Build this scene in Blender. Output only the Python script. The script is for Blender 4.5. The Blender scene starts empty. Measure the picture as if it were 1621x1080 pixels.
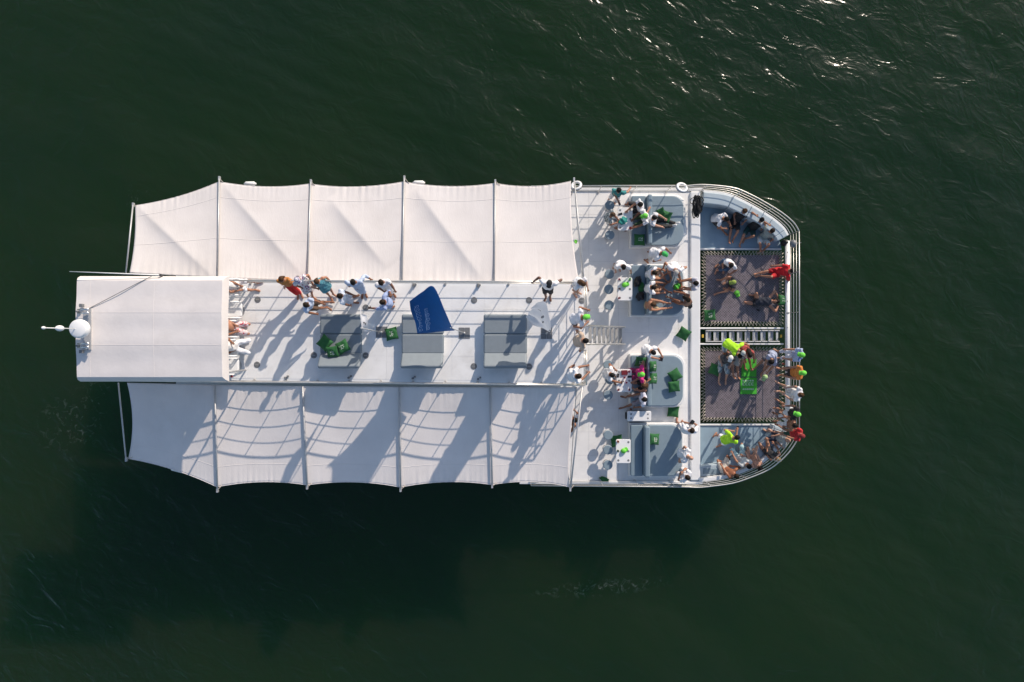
import bpy, math, random
import numpy as np
from mathutils import Vector
random.seed(7); rng = np.random.default_rng(11)
C = bpy.context.scene.collection
sc = bpy.context.scene
R = math.radians

# ------------------------------------------------------------------ camera, sky, sun, exposure
HC = 27.2                      # camera height above the water, looking straight down
F = 1094.0                     # focal length in pixels of a 1621 px wide frame
cam_d = bpy.data.cameras.new('camera'); cam = bpy.data.objects.new('camera', cam_d); C.objects.link(cam)
cam_d.sensor_width = 36.0; cam_d.lens = F / 1621 * 36.0; cam_d.clip_end = 6000
cam.location = (0, 0, HC); cam.rotation_euler = (0, 0, 0)
sc.camera = cam
SUN_EL, SUN_AZ = 26.5, 31.3    # elevation; azimuth clockwise from +Y
w = bpy.data.worlds.new('World'); sc.world = w; w.use_nodes = True
nt = w.node_tree; nt.nodes.clear()
sky = nt.nodes.new('ShaderNodeTexSky'); sky.sky_type = 'NISHITA'; sky.sun_disc = False
sky.sun_elevation = R(SUN_EL); sky.sun_rotation = R(SUN_AZ); sky.air_density = 1.0; sky.dust_density = 1.0; sky.ozone_density = 1.6
bg = nt.nodes.new('ShaderNodeBackground'); bg.inputs[1].default_value = 0.115
wo = nt.nodes.new('ShaderNodeOutputWorld')
nt.links.new(sky.outputs[0], bg.inputs[0]); nt.links.new(bg.outputs[0], wo.inputs[0])
sun_d = bpy.data.lights.new('sun', 'SUN'); sun_d.energy = 3.45; sun_d.angle = R(0.55); sun_d.color = (1.0, 0.875, 0.745)
sun = bpy.data.objects.new('sun', sun_d); C.objects.link(sun)
sdir = Vector((math.sin(R(SUN_AZ)) * math.cos(R(SUN_EL)), math.cos(R(SUN_AZ)) * math.cos(R(SUN_EL)), math.sin(R(SUN_EL))))
sun.rotation_euler = sdir.to_track_quat('Z', 'Y').to_euler(); sun.location = (30, 40, 40)
sc.view_settings.view_transform = 'Standard'; sc.view_settings.look = 'None'
sc.view_settings.exposure = 0.36; sc.view_settings.gamma = 1.0

def W(px, py, z):
    """a point of the photograph at its real height above the water -> world"""
    k = (HC - z) / F
    return Vector(((px - 810.5) * k, (540.0 - py) * k, z))

# levels of the boat above the water
UD, MD, BF, NT = 4.2, 1.7, 1.2, 1.27

# ------------------------------------------------------------------ materials
def pm(name, col, rough=0.5, metal=0.0, bump=0, bscale=40, var=0.0, vscale=3, spec=0.5, stretch=None, dirt=0.0, dscale=1.2, sheen=0.0):
    m = bpy.data.materials.new(name); m.use_nodes = True
    t = m.node_tree; b = t.nodes['Principled BSDF']
    b.inputs['Base Color'].default_value = (*col, 1); b.inputs['Roughness'].default_value = rough
    b.inputs['Metallic'].default_value = metal; b.inputs['Specular IOR Level'].default_value = spec
    if sheen: b.inputs['Sheen Weight'].default_value = sheen
    tc = t.nodes.new('ShaderNodeTexCoord')
    src = tc.outputs['Object']
    if stretch:
        mp = t.nodes.new('ShaderNodeMapping'); mp.inputs['Scale'].default_value = stretch
        t.links.new(src, mp.inputs[0]); ssrc = mp.outputs[0]
    else: ssrc = src
    last = None
    if var:
        n = t.nodes.new('ShaderNodeTexNoise'); n.inputs['Scale'].default_value = vscale; n.inputs['Detail'].default_value = 6
        t.links.new(src, n.inputs['Vector'])
        mr = t.nodes.new('ShaderNodeMapRange'); mr.inputs[1].default_value = 0.3; mr.inputs[2].default_value = 0.7
        mr.inputs[3].default_value = 1 - var; mr.inputs[4].default_value = 1 + var
        t.links.new(n.outputs[0], mr.inputs[0])
        mx = t.nodes.new('ShaderNodeMix'); mx.data_type = 'RGBA'; mx.blend_type = 'MULTIPLY'; mx.inputs[0].default_value = 1
        mx.inputs[6].default_value = (*col, 1); t.links.new(mr.outputs[0], mx.inputs[7]); last = mx.outputs[2]
    if dirt:
        n = t.nodes.new('ShaderNodeTexNoise'); n.inputs['Scale'].default_value = dscale; n.inputs['Detail'].default_value = 9; n.inputs['Roughness'].default_value = 0.7
        t.links.new(src, n.inputs['Vector'])
        mr = t.nodes.new('ShaderNodeMapRange'); mr.inputs[1].default_value = 0.52; mr.inputs[2].default_value = 0.75
        mr.inputs[3].default_value = 0; mr.inputs[4].default_value = dirt
        t.links.new(n.outputs[0], mr.inputs[0])
        mx = t.nodes.new('ShaderNodeMix'); mx.data_type = 'RGBA'; mx.blend_type = 'MIX'
        t.links.new(mr.outputs[0], mx.inputs[0])
        if last: t.links.new(last, mx.inputs[6])
        else: mx.inputs[6].default_value = (*col, 1)
        mx.inputs[7].default_value = (col[0] * .55, col[1] * .52, col[2] * .46, 1); last = mx.outputs[2]
    if last: t.links.new(last, b.inputs['Base Color'])
    if bump:
        n = t.nodes.new('ShaderNodeTexNoise'); n.inputs['Scale'].default_value = bscale; n.inputs['Detail'].default_value = 4
        t.links.new(ssrc, n.inputs['Vector'])
        bp = t.nodes.new('ShaderNodeBump'); bp.inputs['Strength'].default_value = bump; bp.inputs['Distance'].default_value = 0.02
        t.links.new(n.outputs[0], bp.inputs['Height']); t.links.new(bp.outputs[0], b.inputs['Normal'])
    return m
M = {}
M['gel'] = pm('gelcoat', (.80, .80, .79), .38, var=.03, vscale=1.5, bump=.05, bscale=60, dirt=.12)
M['deck'] = pm('nonskid_deck', (.79, .785, .775), .6, var=.05, vscale=2.2, bump=.14, bscale=120, dirt=.36, dscale=1.3)
M['joint'] = pm('deck_joint', (.60, .61, .62), .7, var=.05)
M['canvas'] = pm('awning_canvas', (.775, .722, .685), .8, var=.05, vscale=1.1, bump=.24, bscale=9, stretch=(5.0, .8, 1), dirt=.16, dscale=.8)
M['canvas2'] = pm('roof_canvas', (.75, .70, .67), .8, var=.05, vscale=1.4, bump=.2, bscale=7, dirt=.18, dscale=.9)
M['seam'] = pm('canvas_seam', (.76, .71, .675), .85)
M['steel'] = pm('stainless_steel', (.62, .60, .56), .32, .65, var=.08, vscale=8)
M['alu'] = pm('grey_aluminium', (.50, .50, .50), .45, .35, var=.06, vscale=6)
M['pad'] = pm('grey_blue_vinyl', (.215, .285, .335), .55, var=.05, vscale=5, bump=.10, bscale=18, dirt=.12)
M['pad2'] = pm('grey_vinyl', (.215, .25, .275), .55, var=.05, vscale=5, bump=.10, bscale=18, dirt=.10)
M['bolster'] = pm('blue_vinyl', (.20, .27, .32), .5, var=.05, bump=.1, bscale=14)
M['bowfloor'] = pm('bow_floor_vinyl', (.25, .35, .43), .6, var=.06, vscale=2.5, bump=.08, bscale=60, dirt=.15)
M['coam'] = pm('coaming_vinyl', (.42, .50, .55), .5, var=.05, vscale=4, bump=.06, bscale=20)
M['net'] = pm('net_webbing', (.20, .172, .195), .85, var=.22, vscale=9, bump=.3, bscale=60)
M['rope'] = pm('white_rope', (.50, .46, .40), .85, bump=.3, bscale=90, var=.1)
M['blackrope'] = pm('black_rope', (.012, .012, .013), .8, bump=.3, bscale=60)
M['dark'] = pm('dark_rubber', (.03, .032, .035), .6, var=.1)
M['grey'] = pm('grey_plate', (.20, .205, .21), .5, .2, var=.12, vscale=12)
M['glass'] = pm('tinted_glass', (.02, .03, .035), .08)
M['white'] = pm('white_plastic', (.82, .82, .81), .35, var=.02)
M['chrome'] = pm('chrome', (.7, .7, .7), .15, .95)
M['green'] = pm('green_fabric', (.014, .115, .026), .8, var=.12, vscale=9, bump=.2, bscale=30, sheen=.1)
M['gmat'] = pm('green_mat', (.06, .42, .03), .6, var=.10, vscale=6, bump=.15, bscale=16)
M['teal'] = pm('teal_cloth', (.02, .25, .22), .8, var=.1, bump=.2)
M['lime'] = pm('lime_cap', (.16, .62, .06), .7, var=.06, vscale=14)
M['flagblue'] = pm('blue_flag_cloth', (.008, .105, .36), .6, var=.12, vscale=4, bump=.3, bscale=8)
M['flagwhite'] = pm('white_flag_cloth', (.80, .81, .86), .7, var=.04, bump=.3, bscale=10)
for k_, col_ in (('flagblue', (.015, .27, .52)), ('flagwhite', (.85, .86, .88))):      # thin cloth lets some sun through
    t_ = M[k_].node_tree; tr_ = t_.nodes.new('ShaderNodeBsdfTranslucent'); tr_.inputs[0].default_value = (*col_, 1)
    mx_ = t_.nodes.new('ShaderNodeMixShader'); mx_.inputs[0].default_value = .42
    t_.links.new(t_.nodes['Principled BSDF'].outputs[0], mx_.inputs[1]); t_.links.new(tr_.outputs[0], mx_.inputs[2]); t_.links.new(mx_.outputs[0], t_.nodes['Material Output'].inputs['Surface'])
M['print'] = pm('white_print', (.46, .58, .78), .7)
M['printw'] = pm('white_logo_print', (.75, .80, .72), .7)
M['printk'] = pm('dark_logo_print', (.06, .065, .08), .7)
M['black'] = pm('black_plastic', (.012, .012, .014), .4)
M['red'] = pm('red_plastic', (.45, .03, .03), .45)
M['darkred'] = pm('dark_red_box', (.16, .012, .02), .5)
M['yellow'] = pm('yellow_paint', (.65, .42, .05), .5)
M['hullpaint'] = pm('hull_paint', (.78, .78, .77), .3, var=.03, dirt=.15, dscale=.6)
M['coolside'] = pm('cooler_side', (.34, .36, .38), .5)

# ------------------------------------------------------------------ mesh helpers
class MB:
    def __init__(s): s.V = []; s.F = []; s.K = []
    def add(s, vs, fs, k=0):
        o = len(s.V); s.V += [tuple(v) for v in vs]; s.F += [tuple(i + o for i in f) for f in fs]; s.K += [k] * len(fs); return s
    def box(s, x0, x1, y0, y1, z0, z1, k=0):
        v = [(x, y, z) for z in (z0, z1) for y in (y0, y1) for x in (x0, x1)]
        return s.add(v, [(0, 2, 3, 1), (4, 5, 7, 6), (0, 1, 5, 4), (2, 6, 7, 3), (0, 4, 6, 2), (1, 3, 7, 5)], k)
    def obox(s, c, ax, half, k=0):
        c = Vector(c); a = [Vector(x).normalized() * h for x, h in zip(ax, half)]
        v = [c + a[0] * x + a[1] * y + a[2] * z for z in (-1, 1) for y in (-1, 1) for x in (-1, 1)]
        return s.add(v, [(0, 2, 3, 1), (4, 5, 7, 6), (0, 1, 5, 4), (2, 6, 7, 3), (0, 4, 6, 2), (1, 3, 7, 5)], k)
    def loft(s, rings, k=0, cap=True, closed=False):
        n = len(rings[0]); vs = [p for r in rings for p in r]; fs = []
        m = len(rings)
        for i in range(m if closed else m - 1):
            a = i * n; b = ((i + 1) % m) * n
            for j in range(n): fs.append((a + j, a + (j + 1) % n, b + (j + 1) % n, b + j))
        if cap and not closed:
            fs.append(tuple(range(n))[::-1]); fs.append(tuple((m - 1) * n + j for j in range(n)))
        return s.add(vs, fs, k)
    def tube(s, pts, r, n=8, k=0, closed=False):
        pts = [Vector(p) for p in pts]; rings = []; m = len(pts)
        rr = r if isinstance(r, (list, tuple)) else [r] * m
        up = None
        for i, p in enumerate(pts):
            if closed: d = pts[(i + 1) % m] - pts[i - 1]
            else: d = pts[min(i + 1, m - 1)] - pts[max(i - 1, 0)]
            if d.length < 1e-9: d = Vector((0, 0, 1))
            d.normalize()
            if up is None: up = Vector((0, 0, 1)) if abs(d.z) < .9 else Vector((1, 0, 0))
            a = (up - d * up.dot(d))
            if a.length < 1e-6: a = Vector((1, 0, 0)) - d * d.x
            a.normalize(); up = a; b = d.cross(a)
            rings.append([p + (a * math.cos(2 * math.pi * j / n) + b * math.sin(2 * math.pi * j / n)) * rr[i] for j in range(n)])
        return s.loft(rings, k, True, closed)
    def prism(s, poly, z0, z1, k=0, poly0=None):
        n = len(poly); p0 = poly0 or poly
        v = [(p[0], p[1], z0) for p in p0] + [(p[0], p[1], z1) for p in poly]
        f = [(i, (i + 1) % n, n + (i + 1) % n, n + i) for i in range(n)]
        return s.add(v, f + [tuple(range(n))[::-1], tuple(range(n, 2 * n))], k)
    def ball(s, c, r, ax=None, nu=10, nv=8, k=0):
        c = Vector(c); ax = ax or (Vector((1, 0, 0)), Vector((0, 1, 0)), Vector((0, 0, 1)))
        r = r if isinstance(r, (tuple, list)) else (r, r, r)
        rings = []
        for i in range(1, nv):
            t = math.pi * i / nv
            rings.append([c + ax[0] * (r[0] * math.sin(t) * math.cos(2 * math.pi * j / nu)) + ax[1] * (r[1] * math.sin(t) * math.sin(2 * math.pi * j / nu)) - ax[2] * (r[2] * math.cos(t)) for j in range(nu)])
        o = len(s.V); s.loft(rings, k, False)
        a = len(s.V); s.V += [tuple(c - ax[2] * r[2]), tuple(c + ax[2] * r[2])]
        for j in range(nu):
            s.F.append((a, o + (j + 1) % nu, o + j)); s.K.append(k)
            b = o + (nv - 2) * nu; s.F.append((a + 1, b + j, b + (j + 1) % nu)); s.K.append(k)
        return s
    def sheet(s, G, th=.006, k=0):
        """grid of points -> thin solid cloth"""
        ni, nj = len(G), len(G[0]); A = np.array([[tuple(p) for p in row] for row in G])
        du = np.gradient(A, axis=0); dv = np.gradient(A, axis=1); nn = np.cross(du, dv)
        nn /= (np.linalg.norm(nn, axis=2, keepdims=True) + 1e-12)
        flip = -1 if nn[..., 2].mean() < 0 else 1
        top = A + nn * flip * th / 2; bot = A - nn * flip * th / 2
        vs = [tuple(p) for p in top.reshape(-1, 3)] + [tuple(p) for p in bot.reshape(-1, 3)]; N = ni * nj; fs = []
        for i in range(ni - 1):
            for j in range(nj - 1):
                a, b, c, d = i * nj + j, (i + 1) * nj + j, (i + 1) * nj + j + 1, i * nj + j + 1
                q = (a, b, c, d) if flip > 0 else (d, c, b, a)
                fs.append(q); fs.append(tuple(x + N for x in q[::-1]))
        edge = [(i, 0) for i in range(ni)] + [(ni - 1, j) for j in range(1, nj)] + [(i, nj - 1) for i in range(ni - 2, -1, -1)] + [(0, j) for j in range(nj - 2, 0, -1)]
        for q in range(len(edge)):
            a = edge[q]; b = edge[(q + 1) % len(edge)]; a = a[0] * nj + a[1]; b = b[0] * nj + b[1]
            f = (a, a + N, b + N, b); fs.append(f if flip > 0 else f[::-1])
        return s.add(vs, fs, k)
    def build(s, name, mat, parent=None, origin=(0, 0, 0), smooth=False, bevel=0, seg=2):
        o_ = Vector(origin)
        me = bpy.data.meshes.new(name); me.from_pydata([tuple(Vector(v) - o_) for v in s.V], [], s.F)
        for m_ in (mat if isinstance(mat, (list, tuple)) else [mat]): me.materials.append(M[m_] if isinstance(m_, str) else m_)
        if any(s.K): me.polygons.foreach_set('material_index', s.K)
        if smooth: me.polygons.foreach_set('use_smooth', [True] * len(me.polygons))
        me.update()
        ob = bpy.data.objects.new(name, me); C.objects.link(ob)
        if parent is not None: ob.parent = parent
        else: ob.location = o_
        if bevel:
            b = ob.modifiers.new('bevel', 'BEVEL'); b.width = bevel; b.segments = seg; b.limit_method = 'ANGLE'; b.angle_limit = R(40)
        return ob
def autosmooth(ob, ang=40):
    me = ob.data; me.polygons.foreach_set('use_smooth', [True] * len(me.polygons)); me.update()
    try: me.set_sharp_from_angle(angle=R(ang))
    except Exception: pass
    return ob
def tag(o, label, cat, group=None):
    o['label'] = label; o['category'] = cat
    if group: o['group'] = group
    return o
def thing(name, label, cat, loc=(0, 0, 0), rz=0, group=None):
    o = bpy.data.objects.new(name, None); C.objects.link(o); o.empty_display_size = .2
    o.location = loc; o.rotation_euler = (0, 0, rz); return tag(o, label, cat, group)
def copy_tree(o, parent=None):
    c = o.copy(); C.objects.link(c); c.parent = parent
    for ch in list(o.children): copy_tree(ch, c)
    return c
def rrect(x0, x1, y0, y1, r, n=5, corners=(1, 1, 1, 1)):
    """rounded rectangle; corners: (x1y1, x0y1, x0y0, x1y0)"""
    P = []
    for (cx, cy, a0), on in zip(((x1 - r, y1 - r, 0), (x0 + r, y1 - r, 90), (x0 + r, y0 + r, 180), (x1 - r, y0 + r, 270)), corners):
        if on:
            for i in range(n + 1):
                a = R(a0 + 90 * i / n); P.append((cx + r * math.cos(a), cy + r * math.sin(a)))
        else:
            a = R(a0 + 45); P.append((cx + r * (1 if math.cos(a) > 0 else -1), cy + r * (1 if math.sin(a) > 0 else -1)))
    return P
def circle(cx, cy, r, n=20): return [(cx + r * math.cos(2 * math.pi * i / n), cy + r * math.sin(2 * math.pi * i / n)) for i in range(n)]
def spline(pts, n=8):
    """Catmull-Rom through pts"""
    P = [Vector(p) for p in pts]; out = []
    for i in range(len(P) - 1):
        a, b, c, d = P[max(i - 1, 0)], P[i], P[i + 1], P[min(i + 2, len(P) - 1)]
        for j in range(n):
            t = j / n
            out.append(.5 * ((2 * b) + (c - a) * t + (2 * a - 5 * b + 4 * c - d) * t * t + (3 * b - a - 3 * c + d) * t ** 3))
    out.append(P[-1]); return out

# ------------------------------------------------------------------ the sea
def make_sea():
    def axis(lo, hi, step):
        a = list(np.arange(lo, hi + 1e-6, step)); g = step; x = hi; up = []
        while x < 2500: g *= 1.35; x += g; up.append(x)
        g = step; x = lo; dn = []
        while x > -2500: g *= 1.35; x -= g; dn.append(x)
        return np.array(dn[::-1] + a + up)
    xs = axis(-22.5, 22.5, .13); ys = axis(-15.5, 15.5, .13)
    X, Y = np.meshgrid(xs, ys, indexing='xy'); Z = np.zeros_like(X)
    r2 = np.random.default_rng(5)
    main = R(58)
    for i in range(70):
        lam = .5 * (6.5 / .5) ** r2.random()
        th = main + r2.normal(0, R(26)); k = 2 * math.pi / lam
        amp = .0095 * lam ** .85 * (.5 + r2.random())*.27
        ph = r2.random() * 6.28
        # patchy groups of waves
        gx, gy, gp = r2.normal(0, .22), r2.normal(0, .22), r2.random() * 6.28
        env = .55 + .45 * np.sin(gx * X + gy * Y + gp)
        a = k * (X * math.cos(th) + Y * math.sin(th)) + ph + .5 * np.sin(.5 * X * math.sin(th) - .45 * Y * math.cos(th) + ph)
        Z += amp * env * (np.sin(a) + .22 * np.cos(2 * a))
    fade = np.clip((24.5 - np.abs(X)) / 3, 0, 1) * np.clip((17.5 - np.abs(Y)) / 3, 0, 1)
    Z = Z * fade
    ny, nx = X.shape
    me = bpy.data.meshes.new('sea')
    co = np.stack([X, Y, Z], -1).reshape(-1, 3)
    idx = np.arange(nx * ny).reshape(ny, nx)
    q = np.stack([idx[:-1, :-1], idx[:-1, 1:], idx[1:, 1:], idx[1:, :-1]], -1).reshape(-1, 4)
    me.vertices.add(len(co)); me.vertices.foreach_set('co', co.ravel())
    me.loops.add(q.size); me.loops.foreach_set('vertex_index', q.ravel().astype(np.int32))
    me.polygons.add(len(q)); me.polygons.foreach_set('loop_start', np.arange(0, q.size, 4, dtype=np.int32))
    me.polygons.foreach_set('loop_total', np.full(len(q), 4, dtype=np.int32))
    me.polygons.foreach_set('use_smooth', np.ones(len(q), dtype=bool)); me.update(); me.validate()
    m = bpy.data.materials.new('green_sea_water'); m.use_nodes = True; t = m.node_tree; b = t.nodes['Principled BSDF']
    b.inputs['Roughness'].default_value = .19; b.inputs['IOR'].default_value = 1.333
    b.inputs['Base Color'].default_value = (.0, .0, .0, 1)
    ss = t.nodes.new('ShaderNodeSubsurfaceScattering'); ss.inputs['Radius'].default_value = (.5, 1.0, .8); ss.inputs['Scale'].default_value = 8.0
    mxs = t.nodes.new('ShaderNodeMixShader'); mxs.inputs[0].default_value = .029
    t.links.new(b.outputs[0], mxs.inputs[1]); t.links.new(ss.outputs[0], mxs.inputs[2]); t.links.new(mxs.outputs[0], t.nodes['Material Output'].inputs['Surface'])
    tc = t.nodes.new('ShaderNodeTexCoord')
    # turbid patches: greener and darker clouds of silt
    n = t.nodes.new('ShaderNodeTexNoise'); n.inputs['Scale'].default_value = .11; n.inputs['Detail'].default_value = 3
    t.links.new(tc.outputs['Object'], n.inputs['Vector'])
    cr = t.nodes.new('ShaderNodeValToRGB'); cr.color_ramp.elements[0].position = .35; cr.color_ramp.elements[1].position = .68
    cr.color_ramp.elements[0].color = (.34, .82, .36, 1); cr.color_ramp.elements[1].color = (.42, .96, .32, 1)
    t.links.new(n.outputs[0], cr.inputs[0]); t.links.new(cr.outputs[0], ss.inputs['Color'])
    mp0 = t.nodes.new('ShaderNodeMapping'); mp0.inputs['Rotation'].default_value = (0, 0, R(33))
    mp = t.nodes.new('ShaderNodeMapping'); mp.inputs['Scale'].default_value = (.78, 1.2, 1)
    t.links.new(tc.outputs['Object'], mp0.inputs[0]); t.links.new(mp0.outputs[0], mp.inputs[0])
    n1 = t.nodes.new('ShaderNodeTexNoise'); n1.inputs['Scale'].default_value = 2.3; n1.inputs['Detail'].default_value = 5; n1.inputs['Roughness'].default_value = .52; n1.inputs['Distortion'].default_value = .6
    t.links.new(mp.outputs[0], n1.inputs['Vector'])
    bp = t.nodes.new('ShaderNodeBump'); bp.inputs['Strength'].default_value = .6; bp.inputs['Distance'].default_value = .062
    n2 = t.nodes.new('ShaderNodeTexNoise'); n2.inputs['Scale'].default_value = 1.05; n2.inputs['Detail'].default_value = 2.5; n2.inputs['Roughness'].default_value = .5; n2.inputs['Distortion'].default_value = 1.0
    t.links.new(mp.outputs[0], n2.inputs['Vector'])
    sb = t.nodes.new('ShaderNodeMath'); sb.operation = 'SUBTRACT'; sb.inputs[1].default_value = .5; t.links.new(n2.outputs[0], sb.inputs[0])
    ab = t.nodes.new('ShaderNodeMath'); ab.operation = 'ABSOLUTE'; t.links.new(sb.outputs[0], ab.inputs[0])       # sharp little crests
    ad = t.nodes.new('ShaderNodeMath'); ad.operation = 'MULTIPLY_ADD'; ad.inputs[1].default_value = -2.6; t.links.new(ab.outputs[0], ad.inputs[0]); t.links.new(n1.outputs[0], ad.inputs[2])
    t.links.new(ad.outputs[0], bp.inputs['Height']); t.links.new(bp.outputs[0], b.inputs['Normal'])
    # thin streaks of foam: old wake behind the stern and a breaking ripple beyond the boat
    prev = mxs.outputs[0]
    for (cx, cy, sx, sy, rot, th) in ((-17.2, -3.2, 1.5, 1.2, 30, .555), (3.6, -9.7, 2.6, .32, 5, .52), (-16.4, -2.0, 1.3, .5, 0, .57), (-14.2, 5.3, 1.6,   .6, -20, .60)):
        m1 = t.nodes.new('ShaderNodeMapping'); m1.vector_type = 'TEXTURE'; m1.inputs['Location'].default_value = (cx, cy, 0); m1.inputs['Rotation'].default_value = (0, 0, R(rot)); m1.inputs['Scale'].default_value = (sx, sy, 1)
        t.links.new(tc.outputs['Object'], m1.inputs[0])
        ln = t.nodes.new('ShaderNodeVectorMath'); ln.operation = 'LENGTH'; t.links.new(m1.outputs[0], ln.inputs[0])
        fo = t.nodes.new('ShaderNodeMapRange'); fo.inputs[1].default_value = 1.2; fo.inputs[2].default_value = .1; t.links.new(ln.outputs['Value'], fo.inputs[0])
        fn = t.nodes.new('ShaderNodeTexNoise'); fn.inputs['Scale'].default_value = 3.2; fn.inputs['Detail'].default_value = 8; fn.inputs['Roughness'].default_value = .72; fn.inputs['Distortion'].default_value = 1.2; t.links.new(tc.outputs['Object'], fn.inputs['Vector'])
        ft = t.nodes.new('ShaderNodeMapRange'); ft.inputs[1].default_value = th; ft.inputs[2].default_value = th + .16; ft.inputs[4].default_value = .26; t.links.new(fn.outputs[0], ft.inputs[0])
        mu = t.nodes.new('ShaderNodeMath'); mu.operation = 'MULTIPLY'; t.links.new(fo.outputs[0], mu.inputs[0]); t.links.new(ft.outputs[0], mu.inputs[1])
        df = t.nodes.new('ShaderNodeBsdfDiffuse'); df.inputs[0].default_value = (.42, .50, .46, 1)
        mm = t.nodes.new('ShaderNodeMixShader'); t.links.new(mu.outputs[0], mm.inputs[0]); t.links.new(prev, mm.inputs[1]); t.links.new(df.outputs[0], mm.inputs[2]); prev = mm.outputs[0]
    t.links.new(prev, t.nodes['Material Output'].inputs['Surface'])
    me.materials.append(m)
    o = bpy.data.objects.new('sea', me); C.objects.link(o); o['kind'] = 'structure'
    return o
make_sea()

# ------------------------------------------------------------------ the catamaran
cat = thing('catamaran', 'large white two-deck party catamaran with cream fabric awnings, seen from straight above', 'catamaran')

def pxs(pts, z): return [(W(x, y, z).x, W(x, y, z).y) for x, y in pts]
# outline of each hull at deck level (photo positions at the bow floor / deck height)
top_rail_px = [(1090, 294), (1115, 292.5), (1159.6, 297), (1185, 306.5), (1212.5, 321), (1239.6, 338), (1257, 353), (1265, 366)]
bot_rail_px = [(1090, 771), (1107, 771.6), (1125, 770), (1160, 765), (1188, 756), (1216, 744), (1234, 731), (1249, 716), (1260, 700), (1265.4, 686)]
TR = 2.75                                                    # top rail height at the bow
rail_up = [W(x, y, TR) for x, y in top_rail_px]; rail_dn = [W(x, y, TR) for x, y in bot_rail_px]
def hull(outer, inner_y, name):
    # outer: list of xy from stern to bow along the outer side
    poly = outer + [(outer[-1][0] - .05, inner_y), (outer[0][0], inner_y)]
    if outer[0][1] > inner_y: poly = poly[::-1]
    cy = (outer[len(outer) // 2][1] + inner_y) / 2
    def lev(s, dx): return [(x - (dx if x > 6 else 0) * ((x - 6) / 4.5), cy + (y - cy) * s) for x, y in poly]
    mb = MB(); lv = [(-.6, .45, 1.0), (.05, .62, .6), (.9, .88, .2), (1.0, .97, .05)]
    rings = [[(x, y, z) for x, y in lev(s, dx)] for z, s, dx in lv]
    return autosmooth(mb.loft(rings).build(name, 'hullpaint', cat), 50)
stern_x = -12.4
out_up = [(stern_x, 4.55), (-10.5, 5.05), (-8, 5.45), (-4, 5.52), (2, 5.52), (6.2, 5.50)] + [(p.x - .04, p.y - .06) for p in spline(rail_up, 3)[2:]]
out_dn = [(stern_x, -4.1), (-10.5, -4.72), (-8, -5.02), (-4, -5.1), (2, -5.12), (6.2, -5.13)] + [(p.x - .04, p.y + .06) for p in spline(rail_dn, 3)[2:]]
IU = W(1180, 396, BF).y; ID = W(1180, 671, BF).y           # inner sides of the bow hulls
hull(out_up, IU, 'hull'); hull(out_dn, ID, 'hull')

# main deck between and over the hulls
XB = W(1107.5, 500, MD).x                                    # front edge of the main deck
def clipx(o, xm):
    o2 = [p for p in o if p[0] < xm]; return o2 + [(xm, o2[-1][1])]
o_u = clipx(out_up, XB); o_d = clipx(out_dn, XB)
mdpoly = o_d + o_u[::-1]
main_deck = autosmooth(MB().prism(mdpoly, 1.02, MD - .004, 0, [(x * .995, y * .97) for x, y in mdpoly]).build('main_deck', 'joint', cat), 40)
# raised non-skid panels with real joints between them
def inside(poly, x, y):
    c = False; n = len(poly); j = n - 1
    for i in range(n):
        if (poly[i][1] > y) != (poly[j][1] > y) and x < (poly[j][0] - poly[i][0]) * (y - poly[i][1]) / (poly[j][1] - poly[i][1]) + poly[i][0]: c = not c
        j = i
    return c
x_l = [W(x, 0, MD).x for x in (838, 885, 932, 979, 1027, 1074.5, 1092)]
y_l = [W(0, y, MD).y for y in (761, 721, 684, 646, 608, 569, 527, 489, 452, 414, 377, 340, 303)]
for i in range(len(x_l) - 1):
    for j in range(len(y_l) - 1):
        g = .004
        MB().box(x_l[i] + g, x_l[i + 1] - g, y_l[j] + g, y_l[j + 1] - g, MD - .004, MD + .003).build('deck_panel', 'deck', main_deck)
# rim of the deck along the sides and the raised crossbeam moulding at its front
for sgn, yy in ((1, y_l[-1]), (-1, y_l[0])):
    y2 = yy + sgn * .12
    MB().box(W(908, 0, MD).x - 2.0, W(1112, 0, MD).x, min(yy + sgn * .006, y2), max(yy + sgn * .006, y2), MD - .1, MD + .055).build('toe_rail', 'gel', main_deck, bevel=.02)
xm0, xm1 = W(1092, 0, MD).x + .006, W(1109, 0, MD + .12).x
MB().box(xm0, xm1, y_l[0] + .02, y_l[-1] - .02, MD - .75, MD + .10).build('front_crossbeam', 'gel', main_deck, bevel=.035)
for k, y in enumerate((340, 375, 560, 600, 640, 690, 720, 745)):        # little cleats/fittings along the step
    p = W(1107.5, y, MD + .1); MB().tube([p + Vector((.01, 0, -.25)), p + Vector((.03, 0, -.25))], .035, 10).build('step_light', 'grey', main_deck)

# saloon under the upper deck
sx0, sx1, sy0, sy1 = -10.2, W(926, 0, UD).x - .35, W(0, 606, UD).y + .15, W(0, 446, UD).y - .15
saloon = MB().box(sx0, sx1, sy0, sy1, MD + .004, UD - .16).build('saloon', 'gel', cat, bevel=.03)
for k in range(7):
    xx = sx0 + .5 + k * (sx1 - sx0 - .6) / 7
    for yy, s in ((sy0, -1), (sy1, 1)):
        MB().box(xx, xx + 1.2, yy - .03, yy + .03, MD + .95, MD + 1.85).build('window', 'glass', saloon, bevel=.01)
MB().box(sx1 - .02, sx1 + .03, -.35, .55, MD + .05, MD + 2.05).build('door', 'glass', saloon, bevel=.01)

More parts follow.
